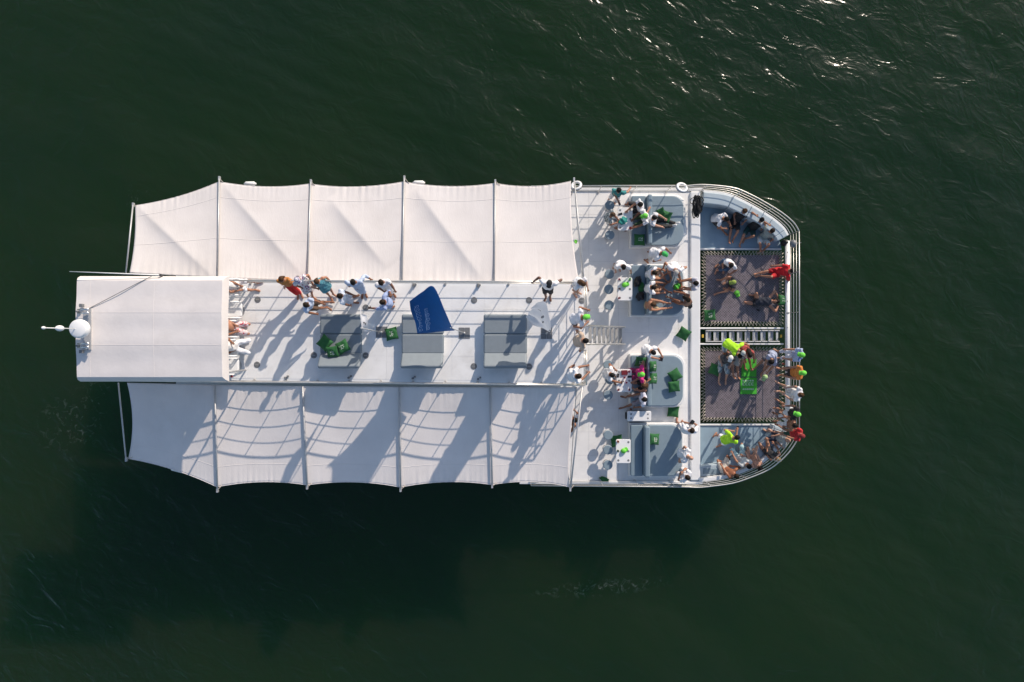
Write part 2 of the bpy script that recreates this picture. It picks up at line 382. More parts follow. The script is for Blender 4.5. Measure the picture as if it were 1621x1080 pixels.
# upper deck
ux0, ux1 = W(196, 0, UD).x, W(926, 0, UD).x
uyN = [W(370, 443.5, UD + 1).y + .02, W(910, 446, UD + 1).y + .02]; uyS = [W(370, 605, UD + 1).y - .04, W(910, 609, UD + 1).y - .06]
def uy(x, side):
    t = (x + 8.5) / 10.6; a = uyN if side > 0 else uyS
    return a[0] + (a[1] - a[0]) * t
upoly = [(ux0, uy(ux0, -1)), (ux1, uy(ux1, -1)), (ux1, uy(ux1, 1)), (ux0, uy(ux0, 1))]
upper_deck = MB().prism(upoly, UD - .16, UD - .004).build('upper_deck', 'gel', cat, bevel=.02)
ux_l = list(np.linspace(ux0 + .05, ux1 - .08, 15)); 
for i in range(14):
    for j in range(4):
        x0, x1 = ux_l[i] + .003, ux_l[i + 1] - .003; xm = (x0 + x1) / 2
        a = uy(xm, -1) + .10; b = uy(xm, 1) - .08
        MB().box(x0, x1, a + (b - a) * j / 4 + .003, a + (b - a) * (j + 1) / 4 - .003, UD - .004, UD + .003).build('deck_panel', 'deck', upper_deck)

# ---- railings
def railing(path, zb, heights, r_top=.022, r_bar=.012, step=1.2, name='railing', stanch=None, mat='steel', clamp=True):
    """path: xy points; heights above zb, the last one is the hand rail"""
    P = [Vector((p[0], p[1], zb)) for p in path]
    top = MB().tube([p + Vector((0, 0, heights[-1])) for p in P], r_top, 8).build(name, mat, cat, smooth=True)
    for h in heights[:-1]:
        MB().tube([p + Vector((0, 0, h)) for p in P], r_bar, 6).build('rail_bar', mat, top, smooth=True)
    if stanch is None:
        L = [0]
        for a, b in zip(P, P[1:]): L.append(L[-1] + (b - a).length)
        n = max(1, round(L[-1] / step)); stanch = []
        for i in range(n + 1):
            d = L[-1] * i / n
            for j in range(len(P) - 1):
                if L[j + 1] >= d - 1e-6:
                    t = (d - L[j]) / max(L[j + 1] - L[j], 1e-9); stanch.append(P[j].lerp(P[j + 1], min(t, 1))); break
    for p in stanch:
        p = Vector((p[0], p[1], zb))
        MB().tube([p, p + Vector((0, 0, heights[-1]))], .016, 6).tube([p, p + Vector((0, 0, .04))], .045, 10).build('stanchion', mat, top, smooth=False)
    return top
RH = (.28, .53, .78, 1.02)
def ux_at(px, z=UD): return W(px, 0, z).x
upN = [(ux_at(x), uy(ux_at(x), 1) - .03) for x in (200, 372, 500, 640, 780, 921)]
upS = [(ux_at(x), uy(ux_at(x), -1) + .04) for x in (200, 372, 500, 640, 780, 921)]
# stanchions as in the photo: singles and close pairs
stN = [(ux_at(x), uy(ux_at(x), 1) - .03) for x in (215, 290, 397, 405, 453, 503, 553, 603, 655, 705, 757, 805, 857, 907, 921)]
stS = [(ux_at(x), uy(ux_at(x), -1) + .04) for x in (215, 290, 403, 453, 503, 553, 603, 654, 705, 756, 806, 857, 907, 921)]
railing(upN, UD, RH, stanch=stN); railing(upS, UD, RH, stanch=stS)
fx = ux1 - .06
railing([(fx, uy(fx, -1) + .06), (fx, W(0, 554, UD).y)], UD, RH, step=1.0)
railing([(fx, W(0, 509, UD).y), (fx, uy(fx, 1) - .05)], UD, RH, step=1.0)
railing([(ux0 + .06, uy(ux0, -1) + .05), (ux0 + .06, uy(ux0, 1) - .05)], UD, RH, step=1.0)
# twin floor lamps beside some stanchions
M['treadgrey'] = pm('grey_tread', (.36, .355, .34), .6, .1, var=.15, vscale=14)
for x, y in ((655, 451), (756.5, 452), (453, 600), (553, 600), (654, 601), (757, 602)):
    p = W(x, y + (2 if y < 500 else -2), UD)
    MB().tube([p, p + Vector((0, 0, .14))], .035, 10).tube([p + Vector((.07, .05, 0)), p + Vector((.07, .05, .10))], .03, 10).build('deck_fitting', 'grey', upper_deck)
# round deck plates and flag base plates
for x, y in ((408, 474.5), (407, 577.5), (497, 562.5), (579, 563), (579, 487), (750.5, 475.5), (837.5, 475.5), (750, 580), (837.5, 580.5), (921, 476)):
    p = W(x, y, UD)
    d = MB().prism(circle(p.x, p.y, .105), UD + .003, UD + .016).build('deck_plate', 'grey', upper_deck, bevel=.004)
    MB().prism(circle(p.x, p.y, .07), UD + .0165, UD + .021).build('plate_lid', 'grey', d)
    MB().box(p.x - .05, p.x + .05, p.y - .006, p.y + .006, UD + .0215, UD + .027).build('plate_grip', 'steel', d)
for x, y in ((604, 526), (735, 527.5), (865, 528)):
    p = W(x, y, UD)
    for a, b in ((-1, -1), (0, -1), (-1, 0), (0, 0)):
        MB().box(p.x + a * .19 + .004, p.x + a * .19 + .186, p.y + b * .19 + .004, p.y + b * .19 + .186, UD + .003, UD + .014).build('mounting_plate', 'grey', upper_deck, bevel=.003)

# main deck side rails and bow rails
MH = (.30, .55, .80, 1.05)
zs = TR - 1.05
ru = spline(rail_up, 4); rd = spline(rail_dn, 4)
a = W(908, 295, TR); 
railing([(a.x - 1.5, ru[0].y - .02), (W(1000, 0, TR).x, ru[0].y)] + [(p.x, p.y) for p in ru], zs, MH, step=1.25)
railing([(a.x - 1.5, rd[0].y + .05), (W(1000, 0, TR).x, rd[0].y + .02)] + [(p.x, p.y) for p in rd], zs, MH, step=1.25)
railing([(ru[-1].x, ru[-1].y), (ru[-1].x + .01, W(0, 476, TR).y), (ru[-1].x + .01, W(0, 600, TR).y), (rd[-1].x, rd[-1].y)], zs, MH, step=1.45)
# struts that carry the front rail on the bow beam
bx = W(1246.5, 0, 1.5).x
for y in (398, 437, 476, 518, 547, 590, 632, 674):
    yy = W(0, y, 1.9).y
    MB().tube([(bx, yy, 1.5), (ru[-1].x + .01, yy, zs + .02)], .02, 6).build('rail_strut', 'steel', cat, smooth=True)
MB().tube([(bx, IU + .3, 1.5), (bx, ID - .3, 1.5)], .085, 14).build('bow_beam', 'gel', cat, smooth=True)

# ---- bow cockpits
def offset_in(path, d):
    out = []
    for i, p in enumerate(path):
        t = (path[min(i + 1, len(path) - 1)] - path[max(i - 1, 0)]); t.z = 0; t.normalize(); out.append((p.x + t.y * d, p.y - t.x * d))
    return out
xk0 = xm1 + .006
up_out = [p for p in ru if p.x > xk0 - .05]
f_in = offset_in(up_out, .12)
xr = bx - .12
fl = [(xk0, f_in[0][1])] + [q for q in f_in if xk0 < q[0] < xr] + [(xr, [q for q in f_in if q[0] < xr][-1][1] - .25), (xr, IU), (xk0, IU)]
bow_floor_u = MB().prism(fl[::-1], 1.0, BF).build('bow_floor', 'bowfloor', cat)
# raised coaming of vinyl panels along the outer side (each panel its own piece)
ci = offset_in(up_out, .05); co_ = offset_in(up_out, .47)
idx = [0, 5, 10, 15, 20, 24, len(ci) - 1]
idx = [i for i in idx if i < len(ci)]
CZ = 1.86
for a, b in zip(idx, idx[1:]):
    seg = [ci[i] for i in range(a, b + 1)]; seg2 = [co_[i] for i in range(a, b + 1)]
    if b == len(ci) - 1: seg2 = [(min(x, xr), y) for x, y in seg2]; 
    cx = sum(p[0] for p in seg + seg2) / (2 * len(seg)); cy = sum(p[1] for p in seg + seg2) / (2 * len(seg))
    poly = [(cx + (x - cx) * .988, cy + (y - cy) * .988) for x, y in seg + seg2[::-1]]
    MB().prism(poly[::-1], BF + .003, CZ).build('coaming_panel', 'coam', bow_floor_u, bevel=.025)
bw_in = offset_in(up_out, .055); bw_out = offset_in(up_out, -.03)
BW = 1.80
rg = [[Vector((a[0], a[1], .95)), Vector((b[0], b[1], .95)), Vector((b[0], b[1], BW)), Vector((a[0], a[1], BW))] for a, b in zip(offset_in(up_out, .045), bw_out)]
MB().loft(rg).build('bulwark', 'gel', cat, bevel=.01)
dn_out = [p for p in rd if p.x > xk0 - .05]
rg = [[Vector((a[0], a[1], .95)), Vector((b[0], b[1], .95)), Vector((b[0], b[1], BW)), Vector((a[0], a[1], BW))] for a, b in zip(offset_in(dn_out, -.10), offset_in(dn_out, .03))]
MB().loft(rg).build('bulwark', 'gel', cat, bevel=.01)
g_in = offset_in(dn_out, -.105)
fd = [(xk0, g_in[0][1])] + [q for q in g_in if xk0 < q[0] < xr + .02] + [(xr + .02, ID), (xk0, ID)]
bow_floor_d = MB().prism(fd, 1.0, BF).build('bow_floor', 'bowfloor', cat)
si = offset_in(dn_out, -.11); so = offset_in(dn_out, -.50)
idx = [i for i in (0, 7, 12, 17, 22, 27, 31, len(si) - 1) if i < len(si)]
for a, b in zip(idx, idx[1:]):
    seg = [si[i] for i in range(a, b + 1)]; seg2 = [so[i] for i in range(a, b + 1)]
    cx = sum(p[0] for p in seg + seg2) / (2 * len(seg)); cy = sum(p[1] for p in seg + seg2) / (2 * len(seg))
    poly = [(cx + (x - cx) * .985, cy + (y - cy) * .985) for x, y in seg + seg2[::-1]]
    MB().prism(poly, BF + .003, BF + .38).build('bench_panel', 'coam', bow_floor_d, bevel=.025)
p0, p1 = W(1113, 741, BF + .4), W(1139, 753, BF + .4)
MB().box(p0.x, p1.x, p1.y + .05, p0.y, BF + .003, BF + .40).build('locker', 'bolster', bow_floor_d, bevel=.03)
# thin rub rails on the inner sides of the bow hulls
MB().box(xk0, xr, IU + .004, IU + .06, BF - .1, BF + .05).build('inner_rail', 'gel', bow_floor_u, bevel=.01)
MB().box(xk0, xr, ID - .06, ID - .004, BF - .1, BF + .05).build('inner_rail', 'gel', bow_floor_d, bevel=.01)

# ---- trampolines: two nets of crossed webbing laced to the frame
def trampoline(x0, x1, y0, y1):
    m = .17
    mb = MB(); pitch = .068; wd = .0215
    nx0, nx1, ny0, ny1 = x0 + m, x1 - m, y0 + m, y1 - m
    def clip(px, py, dx, dy):
        t0, t1 = -99, 99
        for p, d, lo, hi in ((px, dx, nx0, nx1), (py, dy, ny0, ny1)):
            a, b = (lo - p) / d, (hi - p) / d; t0 = max(t0, min(a, b)); t1 = min(t1, max(a, b))
        return t0, t1
    cx, cy = (nx0 + nx1) / 2, (ny0 + ny1) / 2; q = math.sqrt(.5)
    for s, zz in ((1, 0), (-1, .006)):
        d = Vector((q, q * s, 0)); n = Vector((-q * s, q, 0))
        for i in range(-55, 56):
            p = Vector((cx, cy, NT - .012 + zz)) + n * (i * pitch)
            t0, t1 = clip(p.x, p.y, d.x, d.y)
            if t1 - t0 < .1: continue
            a, b = p + d * t0, p + d * t1
            mb.obox((a + b) / 2, (d, n, (0, 0, 1)), ((b - a).length / 2, wd, .0025))
    net = mb.build('net', 'net', cat); net['kind'] = 'stuff'
    # border tape and lacing
    bt = MB().tube([(nx0, ny0, NT), (nx1, ny0, NT), (nx1, ny1, NT), (nx0, ny1, NT)], .016, 6, closed=True).build('border_rope', 'net', net)
    lc = MB(); st = .115
    def zig(a, b, c, d):
        a, b, c, d = Vector(a), Vector(b), Vector(c), Vector(d); n = int((b - a).length / st)
        for i in range(n):
            u = i / n; v = (i + .5) / n; e = (i + 1) / n
            lc.tube([a.lerp(b, u), c.lerp(d, v)], .0085, 5); lc.tube([c.lerp(d, v), a.lerp(b, e)], .0085, 5)
    z = NT + .006
    zig((nx0, ny0, z), (nx1, ny0, z), (x0, y0, z), (x1, y0, z)); zig((nx0, ny1, z), (nx1, ny1, z), (x0, y1, z), (x1, y1, z))
    zig((nx0, ny0, z), (nx0, ny1, z), (x0, y0, z), (x0, y1, z)); zig((nx1, ny0, z), (nx1, ny1, z), (x1, y0, z), (x1, y1, z))
    l = lc.build('lacing', 'rope', net, smooth=True); l['kind'] = 'stuff'
    return net
nx0 = W(1110.5, 0, NT).x; nx1 = bx - .06
trampoline(nx0, nx1, W(0, 516, NT).y, W(0, 397.5, NT).y)
trampoline(nx0 - .02, nx1, W(0, 668, NT).y, W(0, 549, NT).y)
# walkway between the nets: a stowed boarding ladder with slatted treads
wy0, wy1 = W(0, 546, 1.4).y, W(0, 518.5, 1.4).y
wx0, wx1 = W(1112, 0, 1.4).x, W(1236, 0, 1.4).x
M['walkgrey'] = pm('walkway_grey', (.52, .53, .52), .5, .1, var=.12, vscale=8)
wk = MB().box(wx0 - .1, bx - .09, wy1 - .06, wy1, 1.25, 1.40).build('walkway', 'gel', cat, bevel=.012)
MB().box(wx0 - .1, bx - .09, wy0, wy0 + .06, 1.25, 1.40).build('walkway_side', 'gel', wk, bevel=.012)
for y in (wy0 + .12, wy1 - .12): MB().box(wx0 + .12, wx1 - .05, y - .02, y + .02, 1.36, 1.43).build('ladder_stringer', 'alu', wk, bevel=.008)
for i in range(10):
    x = wx0 + .16 + i * (wx1 - wx0 - .30) / 9
    MB().box(x - .035, x + .045, wy0 + .15, wy1 - .15, 1.375, 1.395).build('tread', 'walkgrey', wk, bevel=.005)
    if i < 9: MB().box(x + .09, x + .20, wy0 + .15, wy1 - .15, 1.26, 1.28).build('lower_tread', 'alu', wk, bevel=.005)
for x in (wx0 + .02, wx1 + .02): MB().box(x - .03, x + .03, (wy0 + wy1) / 2 - .06, (wy0 + wy1) / 2 + .06, 1.33, 1.40).build('latch', 'yellow', wk, bevel=.008)

# ---- stairs from the upper deck to the main deck
sxa, sxb = W(929, 0, UD).x, W(988, 0, MD + .4).x
sya, syb = W(0, 545, 3.4).y, W(0, 517, 3.4).y
stair = None
for yy in (sya, syb):
    mb = MB().tube([(sxa, yy, UD - .05), (sxb, yy, MD + .05)], .035, 6)
    if stair is None: stair = mb.build('stairs', 'alu', cat, smooth=True)
    else: mb.build('stringer', 'alu', stair, smooth=True)
    MB().tube([(sxa - .05, yy, UD), (sxa - .02, yy, UD + .85), (sxb - .05, yy, MD + 1.0), (sxb + .02, yy, MD)], .02, 7).build('handrail', 'steel', stair, smooth=True)
    for t in (.35, .7):
        p = Vector((sxa, yy, UD)).lerp(Vector((sxb, yy, MD + .05)), t); MB().tube([p, p + Vector((0, 0, .9))], .013, 6).build('baluster', 'steel', stair)
for i in range(8):
    t = (i + .7) / 8.2; p = Vector((sxa, 0, UD - .02)).lerp(Vector((sxb, 0, MD + .02)), t)
    MB().box(p.x - .052, p.x + .052, sya + .04, syb - .04, p.z - .015, p.z + .015).build('tread', 'treadgrey', stair, bevel=.006)

# ---- side awnings
in_u = [(205, 432), (344, 440), (486, 445.5), (636, 447), (782, 448), (917, 448)]
tip_u = [(213, 323), (347, 281), (492, 286), (640, 280), (784, 286), (906, 283)]
fab_u = [(214.5, 326), (347.5, 288), (491, 291.5), (640, 288), (784, 290.5), (904, 287)]
in_d = [(201, 606), (340, 609.5), (479, 611.5), (632, 612.5), (776, 613.5), (914, 613)]
tip_d = [(202, 729), (344, 778), (486, 773), (634, 777), (779, 771), (900, 776)]
fab_d = [(203, 726), (343.5, 771), (486, 768), (634, 771.5), (779, 767.5), (901, 771)]
ZI, ZO = UD - .13, UD - .55
creases = {0: ((222, 330), (338, 438)), 1: ((360, 300), (470, 426)), 2: ((528, 322), (606, 416)), 3: ((664, 308), (762, 440))}
def awning(i, inn, fab, sgn):
    A, B = W(*inn[i], ZI), W(*inn[i + 1], ZI); D, E = W(*fab[i], ZO), W(*fab[i + 1], ZO)
    N = 56; G = []; r3 = np.random.default_rng(40 + i + (9 if sgn < 0 else 0))
    cr = creases.get(i) if sgn > 0 else None
    if cr:
        c0, c1 = W(*cr[0], ZO), W(*cr[1], ZI); cd = (c1 - c0); cd.z = 0; cl = cd.length; cd.normalize(); cn = Vector((-cd.y, cd.x, 0))   # cn points up-right
        if cn.x < 0: cn = -cn
    wr = [(r3.random() * 6.28, 18 + 30 * r3.random(), r3.random()) for _ in range(6)]
    for a in range(N + 1):
        u = a / N; row = []
        for b in range(N + 1):
            v = b / N                                    # v: inner -> outer
            p = (A.lerp(B, u)).lerp(D.lerp(E, u), v)
            s4 = 4 * u * (1 - u)
            bow = .13 if i else .10
            p = p + Vector((0, -sgn * bow * s4 * v ** 2.2, 0))        # concave outer hem
            if i == 0: p.x += .16 * 4 * v * (1 - v) * (1 - u) ** 3 * (1 if sgn < 0 else .45)   # concave stern hem
            if i == 4: p.x -= .10 * 4 * v * (1 - v) * u ** 3
            sag = -.085 * s4 * (.35 + .65 * math.sin(math.pi * min(1, v * .85 + .1)))
            if sgn < 0: sag *= 1.25
            # drawn threads near both hems
            wrk = 0
            for ph, fr, q in wr: wrk += .0055 * math.sin(fr * u * 3.1 + ph) * (math.exp(-((1 - v) / .10)) * q + math.exp(-v / .13) * (1 - q))
            z = sag + wrk * (.4 + s4)
            if cr:
                q = p - c0; d = q.x * cn.x + q.y * cn.y; t = (q.x * cd.x + q.y * cd.y) / cl
                if -.12 < t < 1.12:
                    env = max(0.0, math.sin(math.pi * min(1, max(0, (t + .08) / 1.16)))) ** .6
                    z += env * (.115 * math.exp(d / .34) if d < 0 else .115 * math.exp(-d / 1.4))
            p.z += z; row.append(p)
        G.append(row)
    o = MB().sheet(G, .006).build('awning_panel', 'canvas', cat, smooth=True)
    # sewn seams across the panel and a rope hem at the outer edge
    for v in (.42, .85) if sgn > 0 else (.82,):
        j = int(v * N); S = [[G[a][j] + Vector((0, dy, .0042)) for dy in (-.009, .009)] for a in range(N + 1)]
        MB().sheet(S, .003).build('seam', 'seam', o, smooth=True)
    MB().tube([G[a][N] for a in range(N + 1)], .012, 6).build('hem_rope', 'seam', o, smooth=True)
    return o
for i in range(5): awning(i, in_u, fab_u, 1); awning(i, in_d, fab_d, -1)
for inn, tip, fab, sgn in ((in_u, tip_u, fab_u, 1), (in_d, tip_d, fab_d, -1)):
    for i in range(6):
        a = W(*inn[i], UD - .07); b = W(*tip[i], ZO + .06)
        if i == 0: a = W(205 if sgn > 0 else 193, inn[i][1], UD - .07) + Vector((-.12, 0, 0)); b = b + Vector((-.05, 0, 0))
        if i == 5: a = a + Vector((.16, 0, 0)); b = b + Vector((.06, 0, 0))
        bm = MB().tube([a, b], .029 if i not in (0, 5) else .026, 8).build('awning_beam', 'alu', cat, smooth=True)
        MB().obox(b + Vector((0, -sgn * .03, -.02)), ((1, 0, 0), (0, 1, 0), (0, 0, 1)), (.03, .07, .05)).build('end_cap', 'alu', bm, bevel=.008)
        f = W(*fab[i], ZO)
        MB().tube([b + Vector((0, -sgn * .02, 0)), f + Vector((.16, -sgn * .06, 0))], .010, 5).build('tension_strap', 'rope', bm, smooth=True)
        if i not in (0,):     # post from the deck edge up to the beam end
            q = Vector((b.x, b.y - sgn * .32, ZO)); MB().tube([(q.x, q.y, MD), (q.x, q.y, ZO + .02)], .024, 8).build('awning_post', 'alu', bm, smooth=True)
# front edge stay of each awning
for pts in (((909.5, 296, ZO), (914, 355, 3.7), (919.5, 410, 3.9), (922, 446, UD - .1)), ((913, 613, UD - .1), (908, 680, 3.8), (903.5, 750, ZO), (902.5, 770, ZO))):
    MB().tube(spline([W(*p) for p in pts], 5), .016, 6).build('awning_stay', 'steel', cat, smooth=True)

# ---- helm canopy (fabric roof at the stern of the upper deck)
ZR = 6.35
def canopy():
    P0, P1 = W(122, 444, ZR), W(352, 597, ZR)
    x0, x1, y1, y0 = P0.x, P1.x, P0.y, P1.y
    N = 30; G = []
    for a in range(-3, N + 4):
        row = []
        for b in range(-3, N + 4):
            u = min(1, max(0, a / N)); v = min(1, max(0, b / N))
            x = x0 + (x1 - x0) * u; y = y0 + (y1 - y0) * v
            z = ZR + .07 * (1 - (2 * v - 1) ** 2) - .017 * math.sin(math.pi * ((v * 3) % 1)) ** 2 - .014 * math.sin(math.pi * ((u * 2) % 1)) ** 2
            if a < 0 or a > N or b < 0 or b > N:         # valance hanging outwards all round
                da = -a if a < 0 else max(0, a - N); db = -b if b < 0 else max(0, b - N); d = max(da, db)
                k = {1: (.018, -.022), 2: (.085, -.11), 3: (.15, -.29)}[d]
                x += (-1 if a < 0 else (1 if a > N else 0)) * k[0] * (.55 if not (b < 0 or b > N) or True else 1); y += (-1 if b < 0 else (1 if b > N else 0)) * k[0]
                z += k[1]
            row.append(Vector((x, y, z)))
        G.append(row)
    o = autosmooth(MB().sheet(G, .008).build('helm_canopy', 'canvas2', cat), 28)
    def gz(x, y):
        u = (x - x0) / (x1 - x0); v = (y - y0) / (y1 - y0)
        return ZR + .07 * (1 - (2 * v - 1) ** 2) - .017 * math.sin(math.pi * ((v * 3) % 1)) ** 2 - .014 * math.sin(math.pi * ((u * 2) % 1)) ** 2 + .006
    for v in (1 / 3, 2 / 3):
        y = y0 + (y1 - y0) * v
        MB().sheet([[Vector((x0 + (x1 - x0) * k / 20, y + d, gz(x0 + (x1 - x0) * k / 20, y))) for d in (-.012, .012)] for k in range(21)], .003).build('seam', 'seam', o)
    for u in (.09, .53):
        x = x0 + (x1 - x0) * u
        MB().sheet([[Vector((x + d, y0 + (y1 - y0) * k / 20, gz(x, y0 + (y1 - y0) * k / 20))) for d in (-.012, .012)] for k in range(21)], .003).build('seam', 'seam', o)
    for x in (x0 + .15, x0 + 2.2, x1 - .12):
        for y in (y0 + .12, y1 - .12):
            MB().tube([(x, min(max(y, uy(x, -1) + .08), uy(x, 1) - .08), UD), (x, y, ZR - .03)], .028, 8).build('canopy_post', 'alu', o, smooth=True)
    for x in (x0 + .15, (x0 + x1) / 2, x1 - .12):
        MB().tube([(x, y0 + .02, ZR - .06), (x, (y0 + y1) / 2, ZR + .01), (x, y1 - .02, ZR - .06)], .02, 6).build('canopy_hoop', 'alu', o, smooth=True)
    return o
canopy()
# mast with radar dome, antenna pods and horns
zb = 6.45
bp = W(139, 521, zb)
mast = MB().obox(bp + Vector((-.02, 0, -.02)), ((1, 0, 0), (0, 1, 0), (0, 0, 1)), (.11, .62, .02)).tube([bp + Vector((0, 0, -.2)), bp + Vector((0, 0, .28))], .05, 10).build('mast', 'alu', cat)
def lathe(c, prof, n=28):
    return [[Vector((c.x + r * math.cos(2 * math.pi * j / n), c.y + r * math.sin(2 * math.pi * j / n), c.z + h)) for j in range(n)] for h, r in prof]
c = bp + Vector((0, 0, .28))
autosmooth(MB().loft(lathe(c, ((0, .20), (.02, .265), (.10, .285), (.17, .275), (.22, .245), (.24, .20)))).build('radar_dome', 'white', mast), 35)
MB().tube([c + Vector((-.06, 0, .2)), c + Vector((-.06, 0, 1.62))], .014, 8).build('mast_pole', 'white', mast, smooth=True)
e = c + Vector((-.06, 0, .92)); MB().ball(e, (.115, .085, .12), nu=16, nv=10).build('satellite_pod', 'white', mast, smooth=True)
e = c + Vector((-.06, 0, 1.59)); MB().ball(e, (.05, .045, .07), nu=12, nv=8).build('mast_light', 'white', mast, smooth=True)
for sy in (.52, -.50):
    b = bp + Vector((-.08, sy, .02))
    h = MB().tube([b + Vector((-.16, 0, .0)), b + Vector((-.16, 0, .14))], .03, 8).build('lamp_bracket', 'grey', mast)
    for dy in (-.05, .06):
        MB().tube([b + Vector((-.15, dy, .12)), b + Vector((.08, dy, .12)), b + Vector((.2, dy, .12))], [.014, .02, .05], 10).build('horn', 'chrome', mast, smooth=True)
    MB().obox(b + Vector((-.06, sy * .35, .05)), ((1, 0, 0), (0, 1, 0), (0, 0, 1)), (.05, .05, .06)).build('mast_box', 'grey', mast, bevel=.01)
# whip antenna and its stay
p0, p1 = W(252, 435.5, 6.30), W(110, 430, 6.52)
wh = MB().tube([p0, p1], [.020, .009], 8).build('whip_antenna', 'white', cat, smooth=True)
MB().tube([p0 + Vector((0, 0, -.16)), p0], .04, 10).build('antenna_base', 'dark', wh)
MB().tube(spline([W(240, 437.5, 6.345), W(215, 450, 6.385), W(190, 463, 6.405), W(165, 476, 6.415), W(140, 489, 6.42)], 6), .010, 6).build('antenna_cable', 'grey', cat, smooth=True)

# ------------------------------------------------------------------ furniture and loose things
def sunbed(px0, px1, label):
    # upper-deck double sunbed: flat cushion with a raised backrest at its lower end
    y1, yh, y0 = W(0, 498, UD + .32).y, W(0, 560, UD + .34).y, W(0, 582.5, UD + .68).y
    x0, x1 = W(px0, 0, UD + .34).x, W(px1, 0, UD + .34).x
    o = Vector(((x0 + x1) / 2, (y0 + y1) / 2, UD + .003)); t = thing('sunbed', label, 'sunbed', o, 0, 'grey sunbeds in a row on the upper deck')
    MB().box(x0 + .05, x1 - .05, yh, y1 - .05, UD + .004, UD + .20).build('base', 'gel', t, o, bevel=.03)
    ym = (y1 + yh) / 2
    for a, b in ((yh, ym - .004), (ym + .004, y1)):
        cu = MB().prism(rrect(x0, x1, a, b, .06, 4), UD + .205, UD + .34).build('cushion', 'pad2', t, o, bevel=.045, seg=4)
        MB().tube([(q[0], q[1], UD + .272) for q in rrect(x0 - .004, x1 + .004, a - .001, b + .001, .06, 4)], .008, 5, closed=True).build('piping', 'bolster', cu, o, smooth=True)
    d = Vector((0, y0 - yh, .36)); L = d.length; d.normalize(); n = Vector((0, d.z, -d.y)); 
    if n.z < 0: n = -n
    c = Vector(((x0 + x1) / 2, yh, UD + .27)) + d * L / 2
    MB().obox(c, ((1, 0, 0), d, n), ((x1 - x0) / 2, L / 2, .07)).build('backrest', 'pad2', t, o, bevel=.055, seg=4)
    MB().obox(c - n * .085 + d * .05, ((1, 0, 0), d, n), ((x1 - x0) / 2 - .05, L / 2 - .1, .012)).build('backrest_panel', 'dark', t, o)
    for x in (x0 + .15, x1 - .15): MB().tube([(x, yh - .12, UD + .02), (x, y0 + .12, UD + .50)], .015, 6).build('backrest_stay', 'steel', t, o)
    return t
sunbed(506.5, 572, 'grey sunbed nearest the helm canopy, with three green cushions lying on it')
sunbed(636, 702, 'grey sunbed half under the blue flag on the upper deck')
sunbed(766, 834, 'empty grey sunbed nearest the bow end of the upper deck')

def lounge(xb, xs, xp, xe, ya, yb, label):
    z = MD + .45; X = lambda p: W(p, 0, z).x; y1, y0 = W(0, ya, z).y, W(0, yb, z).y
    o = Vector((X(xs), (y0 + y1) / 2, MD + .003)); t = thing('lounge_seat', label, 'lounge seat', o, 0, 'lounge seats on the fore deck')
    MB().prism(rrect(X(xb) - .03, X(xe) + .10, y0 - .06, y1 + .06, .42, 7, (1, 0, 0, 1)), MD + .004, MD + .32).build('base', 'gel', t, o, bevel=.03)
    MB().prism(rrect(X(xb), X(xs) - .006, y0, y1, .05, 3), MD + .325, z).build('bench_cushion', 'bolster', t, o, bevel=.03, seg=3)
    xm = (X(xs) + X(xp)) / 2; r = (X(xp) - X(xs)) / 2
    MB().prism(rrect(X(xs), X(xp), y0 + .01, y1 - .01, .06, 4), MD + .325, MD + .78).build('backrest', 'bolster', t, o, bevel=min(.07, r * .7), seg=4)
    MB().prism(rrect(X(xp) + .006, X(xe), y0, y1, .42, 8, (1, 0, 0, 1)), MD + .325, z).build('lounge_cushion', 'pad', t, o, bevel=.035, seg=3)
    return t
G4 = 'white tables on the fore deck'
lounge(1000, 1023, 1030, 1082.5, 310, 388.5, 'grey-blue lounge seat behind the table with the teal cloth, nearest the coiled black rope')
lounge(999.5, 1022, 1029, 1082, 420, 499, 'grey-blue lounge seat crowded with seven people and a black backpack')
lounge(999, 1022, 1029, 1081.5, 563, 643, 'grey-blue lounge seat with two green cushions side by side on its curved end')
lounge(998.5, 1018, 1026.5, 1080, 673, 754, 'empty grey-blue lounge seat with one green cushion, beside the white cooler')

def table(x0, x1, ya, yb, label):
    z = MD + .74; X0, X1, y1, y0 = W(x0, 0, z).x, W(x1, 0, z).x, W(0, ya, z).y, W(0, yb, z).y
    o = Vector(((X0 + X1) / 2, (y0 + y1) / 2, MD + .003)); t = thing('table', label, 'table', o, 0, G4)
    top = MB().prism(rrect(X0, X1, y0, y1, .06, 4), z - .035, z).build('table_top', 'white', t, o, bevel=.012)
    MB().prism(circle(o.x, o.y, .16), MD + .003, MD + .02).tube([(o.x, o.y, MD + .02), (o.x, o.y, z - .035)], .045, 12).build('pedestal', 'alu', t, o)
    for fx in (.16, .84):
        for fy in (.12, .5, .88):
            cx, cy = X0 + (X1 - X0) * fx, y0 + (y1 - y0) * fy
            MB().prism(circle(cx, cy, .042, 14), z + .0005, z + .005).prism(circle(cx, cy, .034, 14), z + .0052, z + .0058, 1).build('cup_holder', ['alu', 'grey'], top, o)
    return t
TX = [table(978, 1001.5, 328.5, 365, 'white table with a teal cloth and a phone on it'), table(977.5, 1001, 439.5, 476, 'white table with a lime cap on it beside the black backpack'),
      table(976, 1000, 584.5, 621, 'white table with a dark red box and pink cups on it'), table(975, 998.5, 695.5, 733.5, 'white table with a lime cap on it, nearest the cooler')]
GS = 'round grey stools beside the tables'
